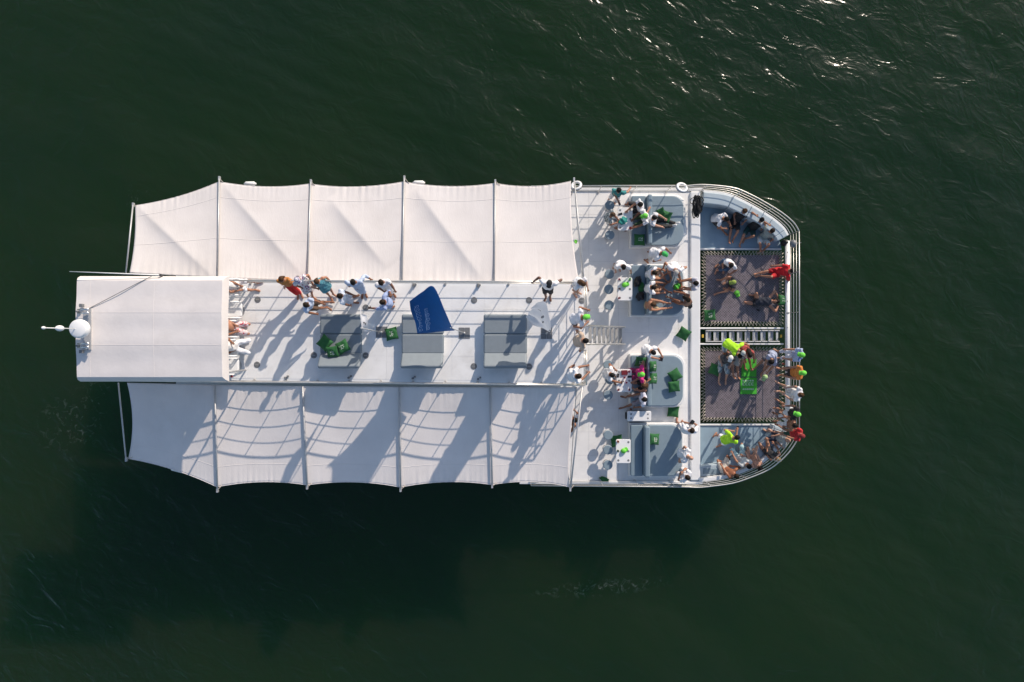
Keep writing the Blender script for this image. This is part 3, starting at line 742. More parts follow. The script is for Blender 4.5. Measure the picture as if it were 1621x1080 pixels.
def stool(x, y, label):
    z = MD + .53; p = W(x, y, z); o = Vector((p.x, p.y, MD + .003)); t = thing('stool', label, 'stool', o, 0, GS)
    MB().prism(circle(p.x, p.y, .17, 28), z - .07, z).build('seat', 'pad', t, o, bevel=.02, seg=3)
    MB().prism(circle(p.x, p.y, .175, 28), z - .085, z - .0705).build('seat_rim', 'white', t, o)
    MB().tube([(p.x, p.y, MD + .02), (p.x, p.y, z - .085)], .03, 10).build('post', 'alu', t, o, smooth=True)
    MB().prism(circle(p.x, p.y, .12, 20), MD + .003, MD + .02).build('foot_plate', 'alu', t, o)
for x, y, l in ((965.5, 325, 'round grey stool at the teal-cloth table, uppermost of that row'), (969, 348, 'round grey stool under the person in the camouflage shirt'), (965.5, 372, 'round grey stool at the teal-cloth table, lowest of that row'),
                (965, 434, 'round grey stool at the backpack table, partly lit, uppermost of its three'), (964, 458, 'round grey stool at the backpack table, middle of its three'), (964.5, 483, 'round grey stool at the backpack table, lowest of its three'),
                (963, 577.5, 'round grey stool at the red-box table, uppermost of that row'), (966, 601, 'round grey stool under the person at the red-box table'), (963, 625.5, 'round grey stool at the red-box table, lowest of that row'),
                (963, 689, 'round grey stool at the cooler-side table, uppermost of its three'), (962.5, 712.5, 'round grey stool at the cooler-side table, middle of its three'), (962.5, 736.5, 'round grey stool at the cooler-side table, lowest of its three')): stool(x, y, l)

# cooler
z = MD + .52; x0, x1, y1, y0 = W(993, 0, z).x, W(1031, 0, z).x, W(0, 651, z).y, W(0, 667, z).y
o = Vector(((x0 + x1) / 2, (y0 + y1) / 2, MD + .003)); t = thing('cooler', 'long white-lidded cooler box between two lounge seats', 'cooler', o)
MB().box(x0 + .03, x1 - .03, y0 + .02, y1 - .02, MD + .003, z - .07).build('body', 'coolside', t, o, bevel=.03)
ld = MB().prism(rrect(x0, x1, y0, y1, .05, 4), z - .068, z).build('lid', 'white', t, o, bevel=.02, seg=3)
for a in (.16, .86):
    for b in (.3, .7): MB().prism(circle(x0 + (x1 - x0) * a, y0 + (y1 - y0) * b, .03, 12), z + .0005, z + .006).build('lid_recess', 'grey', ld, o)
MB().box(x0 - .05, x0 + .028, (y0 + y1) / 2 - .12, (y0 + y1) / 2 + .12, z - .22, z - .14).build('handle', 'dark', t, o, bevel=.01)

# white helm seats at the stern canopy
def helm_seat(px, py, label):
    p = W(px + 7, py, UD + .5); o = Vector((p.x, p.y, UD + .003)); t = thing('helm_seat', label, 'seat', o, 0, 'white seats under the helm canopy')
    MB().tube([o, o + Vector((0, 0, .36))], .06, 10).prism(circle(o.x, o.y, .2), UD + .003, UD + .02).build('pedestal', 'alu', t, o)
    MB().prism(rrect(o.x - .25, o.x + .27, o.y - .24, o.y + .24, .08, 4), UD + .37, UD + .50).build('seat_cushion', 'white', t, o, bevel=.04, seg=3)
    MB().obox(o + Vector((-.27, 0, .78)), ((1, 0, .15), (0, 1, 0), (-.15, 0, 1)), (.06, .24, .34)).build('backrest', 'white', t, o, bevel=.04, seg=3)
    for s in (-1, 1): MB().tube([o + Vector((-.26, s * .26, .68)), o + Vector((.24, s * .26, .68)), o + Vector((.26, s * .26, .48))], .03, 8).build('armrest', 'white', t, o, smooth=True)
for x, y, l in ((360, 455, 'white helm seat under the person in white, nearest the antenna side'), (362, 491, 'empty white helm seat jutting out from the canopy between two seated people'), (358, 521, 'white helm seat under the person in floral shorts'),
                (356, 551, 'white helm seat under the person in white trousers'), (357, 580, 'empty white helm seat at the canopy corner nearest the red cup')): helm_seat(x, y, l)

# ---- green cushions with white lettering
def pillow(px, py, z, ang, label, tilt=0, size=.44, logo=True, tdir=0):
    c = W(px, py, z + .1); o = Vector((c.x, c.y, z)); t = thing('cushion', label, 'cushion', o, 0, 'green cushions around the boat')
    N = 14
    a = R(ang); e1 = Vector((math.cos(a), math.sin(a), 0)); e2 = Vector((-math.sin(a), math.cos(a), 0)); up = Vector((0, 0, 1))
    if tilt:
        k = R(tilt); ax = Vector((math.cos(R(tdir)), math.sin(R(tdir)), 0))
        from mathutils import Matrix
        m = Matrix.Rotation(k, 3, ax.cross(up)); e1, e2, up = m @ e1, m @ e2, m @ up
    lift = abs(math.sin(R(tilt))) * size * .5
    s = size / 2; sd = px * 13 + py
    def H(u, v): return .085 * max(0, (1 - u * u)) ** .42 * max(0, (1 - v * v)) ** .42 + (.010 * math.sin(5 * u + sd) * math.sin(4 * v + sd) + .006 * math.sin(9 * u * v + sd) - .018 * math.exp(-((u - .2 * math.sin(sd)) ** 2 + (v - .2 * math.cos(sd)) ** 2) * 6)) * max(0, (1 - u * u) * (1 - v * v)) ** .5
    def pos(u, v, h):
        pin = 1 - .09 * (1 - v * v) * u * u - .09 * (1 - u * u) * v * v
        return o + e1 * (u * s * pin) + e2 * (v * s * pin) + up * (h) + Vector((0, 0, .095 + lift))
    top = [[pos(-1 + 2 * i / N, -1 + 2 * j / N, H(-1 + 2 * i / N, -1 + 2 * j / N)) for j in range(N + 1)] for i in range(N + 1)]
    bot = [[pos(-1 + 2 * i / N, -1 + 2 * j / N, -.9 * H(-1 + 2 * i / N, -1 + 2 * j / N)) for j in range(N + 1)] for i in range(N + 1)]
    vs = [p for r in top for p in r] + [p for r in bot for p in r]; n2 = (N + 1) ** 2; fs = []
    for i in range(N):
        for j in range(N):
            q = (i * (N + 1) + j, (i + 1) * (N + 1) + j, (i + 1) * (N + 1) + j + 1, i * (N + 1) + j + 1); fs += [q, tuple(k + n2 for k in q[::-1])]
    MB().add(vs, fs).build('cover', 'green', t, o, smooth=True)
    if logo:
        mb = MB(); rr = random.Random(int(sd))
        for row, (u0, cnt, lw) in enumerate(((-.24, 6, .10), (.04, 4, .12), (.24, 7, .055))):
            for k in range(cnt):
                v0 = -.42 + .84 * k / cnt; v1 = v0 + .84 / cnt * .62
                if rr.random() < .2: continue
                for du in ((0, lw) if rr.random() < .7 else (0,)):
                    q = [(u0 + du, v0), (u0 + du + .05, v0), (u0 + du + .05, v1), (u0 + du, v1)]
                    mb.add([pos(u, v, H(u, v) + .005) for u, v in q], [(0, 1, 2, 3)])
                q = [(u0, v0), (u0 + lw + .05, v0), (u0 + lw + .05, v0 + .045), (u0, v0 + .045)]; mb.add([pos(u, v, H(u, v) + .0055) for u, v in q], [(0, 1, 2, 3)])
        mb.build('lettering', 'printw', t, o)
    return t
ZS = UD + .34
for a in ((514.5, 543, ZS, 50, 'green cushion on the helm-side sunbed, leftmost of the three', 8, .44, False), (527, 557, ZS, 8, 'green cushion on the helm-side sunbed, lowest of the three', 25, .40, True, 90), (543, 549, ZS, -62, 'green cushion on the helm-side sunbed, rightmost of the three', 10, .42, True),
          (620, 528.5, UD, 12, 'green cushion lying on the upper deck beside the white flag pole', 6, .42, True),
          (1012, 380, MD + .45, 90, 'green cushion on the bench end below the teal-cloth table', 12, .42, True, 180),
          (1081.5, 528.5, MD, 60, 'green cushion alone on the deck beside the bow ladder', 20, .44, False, 45), (1068.5, 594, MD + .45, -58, 'green cushion on the curved lounge end, upper of the pair', 5, .42, False), (1066.5, 612, MD + .45, 8, 'green cushion on the curved lounge end, lower of the pair', 14, .42, False, 90),
          (1032.5, 580, MD + .45, 90, 'green cushion leaning on the backrest behind the pink shirt, upper one', 45, .40, True, 180), (1033, 599, MD + .45, 88, 'green cushion leaning on the backrest behind the pink shirt, lower one', 40, .40, True, 180), (1013.5, 573, MD + .45, 84, 'green cushion on the bench above the person in pink', 25, .40, True, 90),
          (1065.5, 651.5, MD, -6, 'green cushion on the deck beside the cooler and the photographer', 6, .42, False), (1035, 695, MD + .45, -4, 'green cushion on the empty lounge seat with white lettering', 22, .42, True, 180), (976, 698, MD + .02, 10, 'green cushion half hidden under the table by the cooler', 10, .44, False),
          (1123.5, 499, NT, 5, 'green cushion in the corner of the net beside the bow ladder', 8, .42, True), (1238, 475.5, NT + .05, 86, 'green cushion under the head of the person lying on the net', 18, .40, True, 180), (1131, 585, NT, 70, 'dark green cushion on the net behind the seated pair', 20, .42, False),
          (1046, 336.5, MD + .45, 25, 'small crumpled green bag on the lounge beside the rope', 18, .30, False), (1053, 343, MD + .45, -20, 'green cushion behind the person with black trousers', 10, .42, False)): pillow(*a)

# ---- flags
def squiggle(mb, f, seed, u0, u1, v0, v1, n=14, w=.014, axis='v'):
    """handwritten-looking loops running along u or v"""
    rr = random.Random(seed); amps = [rr.uniform(.25, 1) for _ in range(n + 2)]; pts = []
    for i in range(n * 12):
        t = i / (n * 12 - 1); q = t * n; k = int(q); am = amps[k] * (1 - (q - k)) + amps[k + 1] * (q - k)
        al = t + .55 / n * math.sin(2 * math.pi * q); ac = am * math.cos(2 * math.pi * q) * .5 + .5
        pts.append((u0 + (u1 - u0) * (ac if axis == 'v' else al), v0 + (v1 - v0) * (al if axis == 'v' else ac)))
    for a, b in zip(pts, pts[1:]):
        pa, pb = f(*a), f(*b); d = (pb - pa)
        if d.length < 1e-5: continue
        s = Vector((-d.y, d.x, 0))
        if s.length < 1e-6: continue
        s.normalize(); s *= w / 2; up = Vector((0, 0, .008))
        mb.add([pa - s + up, pb - s + up, pb + s + up, pa + s + up], [(0, 1, 2, 3)])
def flag(name, label, base_px, top, bot, mat, logo_mat, pole_top, seed, folds, ripples=.05, logos=()):
    """top / bot: edges of the cloth from hoist to fly as (px, py, z)"""
    b = W(*base_px, UD + .014); o = Vector(b); t = thing(name, label, 'flag', o)
    T = spline([W(*p) for p in top], 10); B = spline([W(*p) for p in bot], 10)
    MB().tube([b, W(*pole_top)], .016, 8).tube([b, b + Vector((0, 0, .10))], .04, 10).build('pole', 'alu', t, o, smooth=True)
    def at(L, u):
        q = u * (len(L) - 1); i = min(int(q), len(L) - 2); return L[i].lerp(L[i + 1], q - i)
    def f(u, v):
        p = at(T, u).lerp(at(B, u), v); g = u ** .7 * (1 - .35 * u)
        s = math.sin(v * folds + u * 1.5 + seed) * ripples * g + math.sin(u * 7 + v * 3 + seed * 2) * ripples * .5 * u
        e = math.sin(v * folds * 1.3 + seed) * ripples * .45 * g
        return p + Vector((e, -e * .7 * math.cos(u * 3), s))
    N = 30
    cl = MB().sheet([[f(i / N, j / N) for j in range(N + 1)] for i in range(N + 1)], .004).build('cloth', mat, t, o, smooth=True)
    if logos:
        mb = MB()
        for k, q in enumerate(logos): squiggle(mb, f, seed + k, *q)
        mb.build('script_print', logo_mat, cl, o)
    return t
flag('blue_flag', 'large blue flag with white script flying over the middle sunbed', (735, 527.5), ((716, 520, 7.5), (704, 492, 7.65), (686, 454, 7.4), (668, 462, 7.1), (648, 477, 6.9)), ((720, 523.5, 5.6), (700, 525, 5.5), (680, 527, 5.45), (661, 528, 5.5)),
     'flagblue', 'print', (713, 519, 7.55), 3, 5.5, .07, ((.80, .93, .22, .95, 8, .013, 'v'), (.58, .80, .52, .94, 4, .013, 'v'), (.66, .74, .40, .92, 9, .010, 'v')))
flag('white_flag', 'white flag with small dark logos hanging by the bow end sunbed', (865, 528), ((872, 523, 7.2), (867, 500, 7.3), (860, 480, 7.2), (846, 482, 6.9)), ((870, 526, 5.4), (860, 520, 5.3), (847, 514, 5.4), (835, 500, 5.5)),
     'flagwhite', 'printk', (871, 522, 7.3), 1.3, 12, .21, ((.66, .78, .30, .42, 3, .022, 'v'), (.48, .58, .44, .54, 3, .022, 'v'), (.34, .42, .55, .66, 2, .025, 'v')))
flag('white_flag', 'white flag drooping beside the sunbed with three green cushions', (604, 526), ((572, 520, 6.9), (570, 505, 7.0), (567, 487, 6.9)), ((577, 524, 5.2), (586, 525, 5.1), (593, 519, 5.2)),
     'flagwhite', 'printk', (571, 519.5, 7.0), 2.1, 10, .16, ((.45, .6, .30, .45, 2, .03, 'v'),))

# ---- lifebuoys, fenders, ropes
def ring(px, py, z, label, tx, ty, R0=.155, r=.05):
    c = W(px, py, z); o = Vector((c.x, c.y, c.z)); t = thing('lifebuoy', label, 'lifebuoy', o, 0, 'lifebuoys on the fore deck rail')
    n = Vector((tx, ty, 1)).normalized(); a = n.cross(Vector((0, 1, 0))).normalized(); b = n.cross(a)
    MB().tube([c + (a * math.cos(2 * math.pi * i / 24) + b * math.sin(2 * math.pi * i / 24)) * R0 for i in range(24)], r, 10, closed=True).build('float_ring', 'white', t, o, smooth=True)
    MB().tube([c + (a * math.cos(x) + b * math.sin(x)) * (R0 + r + .012) for x in np.linspace(0, 6.28, 25)[:-1]], .008, 5, closed=True).build('grab_line', 'dark', t, o)
ring(912.5, 294, 2.78, 'white lifebuoy on the rail beside the awning corner', -.3, .5); ring(1079.5, 297, 2.78, 'white lifebuoy on the rail beside the coiled black rope', .2, .5, .17, .048)
def fender(px, py, z, label, L=.34, r=.08, ang=0):
    c = W(px, py, z); d = Vector((math.cos(R(ang)), math.sin(R(ang)), 0))
    o = MB().tube([c - d * (L / 2 + .05), c - d * L / 2, c - d * L * .42, c + d * L * .42, c + d * L / 2, c + d * (L / 2 + .05)], [.025, .05, r, r, .05, .025], 12).build('fender', 'white', None, c, smooth=True)
    return tag(o, label, 'fender', 'white fenders tied at the awning edge')
fender(396, 291, 2.7, 'white fender peeking out beyond the second upper awning panel'); fender(663, 289.5, 2.7, 'white fender peeking out beyond the fourth upper awning panel')
fender(282, 744, 2.3, 'white fender below the helm-side awning hem', .5, .08, -14)
# coil of black rope hung on the fore step
c = W(1103, 325, MD + .5); o = Vector((c.x, c.y, MD + .1)); t = thing('rope_coil', 'thick coil of black rope hanging at the front step', 'rope', o)
rr = random.Random(3)
for k in range(14):
    pts = []; ox = rr.uniform(-.075, .075)
    for i in range(22):
        a = 2 * math.pi * i / 22
        pts.append(c + Vector((.055 * math.cos(a) * (1 + .4 * rr.random()) + ox + rr.uniform(-.02, .02), (.40 - .012 * k) * math.sin(a) + .015 * rr.random() - .03, .10 * math.sin(a + k) - .16 + .035 * k)))
    MB().tube(pts, .020, 6, closed=True).build('rope_loop', 'blackrope', t, o, smooth=True)
MB().tube(spline([c + Vector((-.02, .30, .1)), c + Vector((-.22, .22, 0)), c + Vector((-.2, .1, -.1)), c + Vector((-.05, .05, -.05))], 5), .014, 6).build('rope_end', 'blackrope', t, o, smooth=True)
# black bag and grey fender at the bow corner
c = W(1244, 384, BF + .3); o = Vector((c.x, c.y, BF)); t = thing('bag', 'black bag in the bow corner beside the rail', 'bag', o)
MB().ball(c + Vector((0, 0, -.1)), (.16, .13, .2), nu=14, nv=9).build('bag_body', 'black', t, o, smooth=True)
MB().tube(spline([c + Vector((-.08, 0, .05)), c + Vector((-.02, 0, .17)), c + Vector((.06, .02, .04))], 5), .012, 6).build('strap', 'black', t, o)
c = W(1256, 386, 2.4); t = thing('spare_fender', 'dark grey fender lashed on the bow rail corner', 'fender', c)
MB().ball(c, (.13, .15, .13), nu=14, nv=9).build('fender_ball', 'grey', t, c, smooth=True); MB().tube([c + Vector((.1, .02, 0)), c + Vector((.26, .03, .05))], .015, 6).build('fender_line', 'grey', t, c)
# things on tables and decks
def soft(name, px, py, z, rx, ry, rz, ang, mat, label, catg, seed=1):
    c = W(px, py, z + rz); a = R(ang); e1 = Vector((math.cos(a), math.sin(a), 0)); e2 = Vector((-math.sin(a), math.cos(a), 0))
    mb = MB().ball(c, (rx, ry, rz), (e1, e2, Vector((0, 0, 1))), 18, 12)
    V = []
    for v in mb.V:
        d = Vector(v) - c; k = 1 + .22 * math.sin(d.x * 38 + seed) * math.cos(d.y * 33 + seed * 2) + .12 * math.sin(d.x * 70 + d.y * 60 + seed)
        q = c + Vector((d.x * k, d.y * k, d.z * (1 + .5 * math.sin(d.x * 30 + d.y * 26 + seed)))); q.z = max(q.z, z + .002); V.append(tuple(q))
    mb.V = V
    return tag(mb.build(name, mat, None, (c.x, c.y, z), smooth=True), label, catg)
ZT = MD + .74
soft('folded_cloth', 986.5, 349.5, ZT + .006, .16, .14, .05, 20, 'teal', 'crumpled teal cloth on the uppermost white table', 'cloth')
def slab(name, px, py, z, lx, ly, lz, ang, mat, label, catg, group=None):
    c = W(px, py, z + lz / 2); a = R(ang)
    o = MB().obox(c, ((math.cos(a), math.sin(a), 0), (-math.sin(a), math.cos(a), 0), (0, 0, 1)), (lx / 2, ly / 2, lz / 2)).build(name, mat, None, (c.x, c.y, z), bevel=min(lx, ly, lz) * .2)
    return tag(o, label, catg, group)
slab('phone', 982, 339, ZT + .006, .15, .075, .010, 15, 'black', 'black phone on the table with the teal cloth', 'phone')
slab('phone', 997, 596.5, ZT + .006, .15, .075, .010, 4, 'black', 'black phone beside the dark red box', 'phone')
slab('phone', 978.5, 594.5, ZT + .006, .07, .14, .010, -6, 'black', 'black phone at the table edge opposite the dark red box', 'phone')
slab('phone', 1200, 491, NT + .006, .12, .06, .010, -25, 'black', 'black phone lying on the net below the sunbather', 'phone')
slab('box', 988.5, 590, ZT + .006, .22, .17, .06, 3, 'darkred', 'dark red box on the white table', 'box')
slab('towel', 1185, 611, NT + .006, .61, .62, .03, 0, 'gmat', 'bright green folded mat end on the net', 'mat')
slab('towel', 1185.5, 582.5, NT + .006, .56, .66, .025, 0, 'gmat', 'green mat section under the long-haired person', 'mat')
c = W(1185, 611, NT + .04)
mb = MB()
for k, (yy, hh, nn) in enumerate(((.17, .05, 5), (.02, .10, 4), (-.15, .05, 6))):
    for q in range(nn):
        x0 = c.x - .22 + .44 * q / nn; x1 = x0 + .44 / nn * .7
        mb.box(x0, x0 + .018, c.y + yy, c.y + yy + hh, NT + .037, NT + .038)
        mb.box(x0 + .02, x1, c.y + yy, c.y + yy + .016, NT + .037, NT + .038); mb.box(x0 + .02, x1, c.y + yy + hh - .016, c.y + yy + hh, NT + .037, NT + .038)
mat_end = [o for o in C.objects if o.get('label') == 'bright green folded mat end on the net'][0]
lt = mb.build('lettering', 'printw', mat_end, mat_end.location)
def cup(px, py, z, mat, label, r=.035, h=.09):
    c = W(px, py, z + h); b = Vector((c.x, c.y, z)); t = thing('cup', label, 'cup', b, 0, 'cups on the tables')
    MB().loft(lathe(b, ((.0, r * .8), (h, r), (h, r * .86), (.012, r * .68)), 14)).build('cup_wall', mat, t, b, smooth=False)
    MB().prism(circle(b.x, b.y, r * .74, 14), z + h * .6, z + h * .62).build('drink', 'darkred' if mat != 'lime' else 'green', t, b)
M['pink'] = pm('pink_plastic', (.62, .16, .22), .4); M['orange'] = pm('orange_plastic', (.7, .22, .08), .45)
for x, y, z, m_, l in ((980.5, 442, ZT, 'pink', 'pink cup at the corner of the backpack table by the standing person'), (997.5, 441.5, ZT, 'lime', 'green cup at the corner of the backpack table'), (980, 472, ZT, 'red', 'red cup at the lower corner of the backpack table'), (980.5, 457, ZT, 'grey', 'grey cup at the middle edge of the backpack table'),
                       (997.5, 361, ZT, 'red', 'red cup at the corner of the teal-cloth table'), (989, 598, ZT, 'pink', 'pink cup below the dark red box'), (992, 606, ZT, 'pink', 'pink cup in the middle of the red-box table'), (986.5, 604, ZT, 'white', 'white cup in the middle of the red-box table'), (979, 617.5, ZT, 'red', 'red cup at the lower left corner of the red-box table'),
                       (996.5, 617.5, ZT, 'pink', 'pink cup at the lower right corner of the red-box table'), (996, 588, ZT, 'pink', 'pink cup at the upper right corner of the red-box table'), (978.5, 699, ZT, 'orange', 'orange cup at the corner of the cooler-side table'), (978.5, 714, ZT, 'green', 'dark green cup at the edge of the cooler-side table'),
                       (1240, 576, NT + .55, 'red', 'red cup held out over the net by the rail'), (366, 596, UD + .9, 'red', 'red cup at the corner of the helm canopy'), (999, 648, MD, 'orange', 'orange cup on the deck beside the cooler handle')): cup(x, y, z + .006, m_, l)
def loose_cap(px, py, z, ang, label, mat='lime'):
    c = W(px, py, z + .05); b = Vector((c.x, c.y, z)); t = thing('cap', label, 'cap', b, 0, 'loose lime caps')
    mb = MB().loft([[b + Vector((.10 * r * math.cos(2 * math.pi * j / 18), .09 * r * math.sin(2 * math.pi * j / 18), h)) for j in range(18)] for h, r in ((.004, 1), (.04, 1), (.08, .82), (.105, .45), (.11, .1))])
    mb.build('crown', mat, t, b, smooth=True)
    a = R(ang); d = Vector((math.cos(a), math.sin(a), 0)); s = Vector((-d.y, d.x, 0))
    MB().sheet([[b + d * (.08 + .09 * i / 4 * (1 - .25 * (j / 4 - 1) ** 2)) + s * (.075 * (j / 4 - 1)) + Vector((0, 0, .012 + .012 * (1 - (j / 4 - 1) ** 2))) for j in range(9)] for i in range(5)], .005).build('brim', mat, t, b, smooth=True)
loose_cap(989, 451, ZT + .006, 20, 'lime cap lying on the backpack table'); loose_cap(987.5, 714, ZT + .006, 30, 'lime cap lying on the cooler-side table'); loose_cap(1167, 463.5, NT, -70, 'pale lime cap lying on the net beside the pair')
soft('crumpled_towel', 957, 759, MD + .003, .19, .09, .04, -20, 'green', 'crumpled bright green cloth by the rail at the deck corner', 'cloth', 4)
soft('hat', 1013.5, 468.5, MD + .45, .15, .17, .06, 0, 'black', 'round black hat on the crowded bench', 'hat', 7)
soft('backpack', 1009, 446, MD + .45, .13, .21, .12, -20, 'black', 'black backpack on the crowded bench', 'backpack', 2)
soft('jacket', 1015, 455.5, MD + .45, .11, .2, .06, 5, 'green', 'dark green jacket beside the black backpack', 'jacket', 9)
soft('plant_sprig', 911.5, 382.5, MD + .9, .06, .08, .05, 0, 'lime', 'small lime green bundle at the awning front edge', 'bundle', 5)
soft('shoulder_bag', 1092, 484, MD + .2, .09, .12, .07, 20, 'black', 'black bag beside the tanned person at the crowded lounge', 'bag', 6)
soft('green_bag', 1071, 454, MD + .45, .13, .12, .06, 30, 'gmat', 'green bag in the middle of the crowded lounge', 'bag', 3)

# ------------------------------------------------------------------ people
PENDING = []
PM = {}
def cloth(col, rough=.8):
    pat = None
    if isinstance(col[0], str): pat, c2, col = col
    k = tuple(round(c, 3) for c in col) + (pat,)
    if k not in PM:
        m = PM[k] = pm('cloth_%d' % len(PM), col, rough, var=.10, vscale=7, bump=.5, bscale=11, sheen=.05)
        if pat:
            t = m.node_tree; b = t.nodes['Principled BSDF']; tc = t.nodes.new('ShaderNodeTexCoord')
            if pat == 'stripe':
                n = t.nodes.new('ShaderNodeTexWave'); n.inputs['Scale'].default_value = 9; n.inputs['Distortion'].default_value = .8; n.bands_direction = 'Z'; th = (.45, .55)
            elif pat == 'floral':
                n = t.nodes.new('ShaderNodeTexVoronoi'); n.inputs['Scale'].default_value = 13; th = (.38, .30)
            else:
                n = t.nodes.new('ShaderNodeTexNoise'); n.inputs['Scale'].default_value = 11; n.inputs['Detail'].default_value = 3; th = (.48, .54)
            t.links.new(tc.outputs['Object'], n.inputs['Vector'])
            mr = t.nodes.new('ShaderNodeMapRange'); mr.inputs[1].default_value = th[0]; mr.inputs[2].default_value = th[1]; t.links.new(n.outputs[0], mr.inputs[0])
            mx = t.nodes.new('ShaderNodeMix'); mx.data_type = 'RGBA'; mx.inputs[6].default_value = (*col, 1); mx.inputs[7].default_value = (*c2, 1)
            t.links.new(mr.outputs[0], mx.inputs[0]); t.links.new(mx.outputs[2], b.inputs['Base Color'])
    return PM[k]
def skinm(col):
    k = ('s',) + tuple(col)
    if k not in PM: PM[k] = pm('skin_%d' % len(PM), col, .48, var=.06, vscale=9, bump=.05, bscale=40)
    return PM[k]
def hairm(col):
    k = ('h',) + tuple(col)
    if k not in PM: PM[k] = pm('hair_%d' % len(PM), col, .6, var=.3, vscale=25, bump=.5, bscale=45, stretch=(1, 1, .3), spec=.15)
    return PM[k]
M['eye'] = pm('eye_dark', (.02, .015, .012), .3); M['lip'] = pm('lip', (.32, .10, .08), .5); M['sole'] = pm('white_shoe', (.75, .75, .74), .6)
TAN, LIGHT, BROWN, DARK = (.40, .19, .115), (.52, .29, .20), (.27, .12, .068), (.17, .075, .045)
BLK, DKB, BRN, BLD, GRY = (.012, .010, .009), (.022, .014, .009), (.07, .035, .017), (.42, .28, .13), (.3, .29, .28)
WHT = (.78, .78, .80); LBL = (.50, .58, .74); BLU = (.30, .38, .60); LIME = (.42, .80, .02); LCAP = (.16, .62, .06)

def ik(a, b, l1, l2, pole):
    d = b - a; L = d.length; mx = (l1 + l2) * .995
    if L > mx: b = a + d * (mx / L); d = b - a; L = mx
    if L < abs(l1 - l2) + .06: L = abs(l1 - l2) + .06
    u = d.normalized(); x = (l1 * l1 - l2 * l2 + L * L) / (2 * L); h = math.sqrt(max(l1 * l1 - x * x, 0))
    p = pole - u * pole.dot(u)
    if p.length < 1e-4: p = Vector((0, 0, 1)) - u * u.z
    p.normalize(); return a + u * x + p * h, b
def limb(mb, pts, rad, n=10):
    """tapered tube with rounded ends, extra rings"""
    P = [Vector(p) for p in pts]; d0 = (P[0] - P[1]).normalized(); d1 = (P[-1] - P[-2]).normalized()
    Q = [P[0] + d0 * rad[0] * .75] + P + [P[-1] + d1 * rad[-1] * .75]; RR = [rad[0] * .5] + list(rad) + [rad[-1] * .5]
    mb.tube(Q, RR, n)
def person(label, head, zb, ph=.92, yaw=0, pitch=0, bend=0, hl=None, hr=None, fl=None, fr=None, skin=TAN, top=WHT, sleeve=.55, bot=WHT, leg=.85, hair=DKB, long=0, cap=None, hs=1.0, roll=0, hp=None, hyaw=0,
           shoes=False, dress=0, wide=1.0, pl=None, pr=None, hold=None, group='people aboard', girl=False, seat=False):
    st_ = ph > .7 and not seat
    s = hs; f = Vector((math.cos(R(yaw)), math.sin(R(yaw)), 0)); up = Vector((0, 0, 1)); lf = Vector((-f.y, f.x, 0))
    # spine from the pelvis, bending forwards
    def axes(p, rl=roll):
        d = up * math.cos(R(p)) + f * math.sin(R(p)); d = (d * math.cos(R(rl)) + lf * math.sin(R(rl))).normalized()
        side = (lf - d * lf.dot(d)).normalized(); fr_ = side.cross(d); return d, side, fr_
    P = Vector((0, 0, zb + ph * (s if st_ else 1))); sp = [(P.copy(), *axes(pitch - bend / 2))]
    n = 12; L = .52 * s
    for i in range(n):
        pp = pitch - bend / 2 + bend * (i + .5) / n; d, sd, ff = axes(pp); P = P + d * (L / n); sp.append((P.copy(), d, sd, ff))
    hpitch = hp if hp is not None else pitch * .55 + bend * .3 + 8
    hd, hsd, hf = axes(hpitch, roll * .5)
    if hyaw:
        c_, s_ = math.cos(R(hyaw)), math.sin(R(hyaw)); hf, hsd = hf * c_ + hsd * s_, hsd * c_ - hf * s_
    nk = sp[-1][0]; HC_ = nk + (sp[-1][1] * .06 + hd * .115) * s + hf * .012
    # move so that the head stands where the photograph shows it, at its own height
    tgt = W(head[0], head[1], HC_.z); T = Vector((tgt.x - HC_.x, tgt.y - HC_.y, 0))
    sp = [(p + T, d, a, b) for p, d, a, b in sp]; HC_ = HC_ + T; nk = nk + T
    pel = sp[0][0]
    def S(t): return sp[int(round(min(1, max(0, t / .52)) * n))]
    def tgtw(q): return None if q is None else W(q[0], q[1], zb + q[2])
    base = Vector((pel.x, pel.y, zb)); 
    # ---- joints
    J = {}
    for sg, key, ft in ((1, 'l', fl), (-1, 'r', fr)):
        hip = pel + sp[0][2] * (sg * .092 * s) - sp[0][1] * .02
        a = tgtw((ft[0], ft[1], ft[2] if len(ft) > 2 else .085)) if ft else None
        if a is None:
            if st_: a = Vector((pel.x, pel.y, zb + .085)) + lf * (sg * .10) + f * (.04 * sg - math.sin(R(pitch)) * .12)
            elif ph > .3: a = Vector((pel.x, pel.y, zb + .085)) + lf * (sg * .12) + f * (.48 + .05 * sg)
            else: a = Vector((pel.x, pel.y, zb + .085)) + lf * (sg * .13) + f * (.68 + .08 * sg)
        kp = f * 1.0 + up * (.25 if st_ else 1.0) + lf * (sg * .25)
        if pitch < -55: kp = up + lf * sg * .15
        if ph <= .3: kp = up + f * .2 + lf * (sg * .35)
        kn, an = ik(hip, a, .43 * s, .41 * s, kp)
        J['hip' + key], J['kn' + key], J['an' + key] = hip, kn, an
    for sg, key, ht, pl_ in ((1, 'l', hl, pl), (-1, 'r', hr, pr)):
        c, d, sd, ff = S(.46)
        sh = c + sd * (sg * .175 * s * wide) + d * .0
        b = tgtw(ht)
        if b is None:
            if st_: b = sh - up * (.50 * s) + f * (.10 + .1 * math.sin(R(pitch))) + lf * (sg * .06)
            elif ph > .3: b = pel + f * .36 + lf * (sg * .15) + up * .16
            else: b = pel + f * .36 + lf * (sg * .16) + up * .26
        pole = Vector(pl_) if pl_ else (-ff * .7 - up * .8 + sd * (sg * .75))
        el, wr = ik(sh, b, .285 * s, .25 * s, pole)
        J['sh' + key], J['el' + key], J['wr' + key] = sh, el, wr
    # ---- body surface
    fem = .93 if girl else 1.0
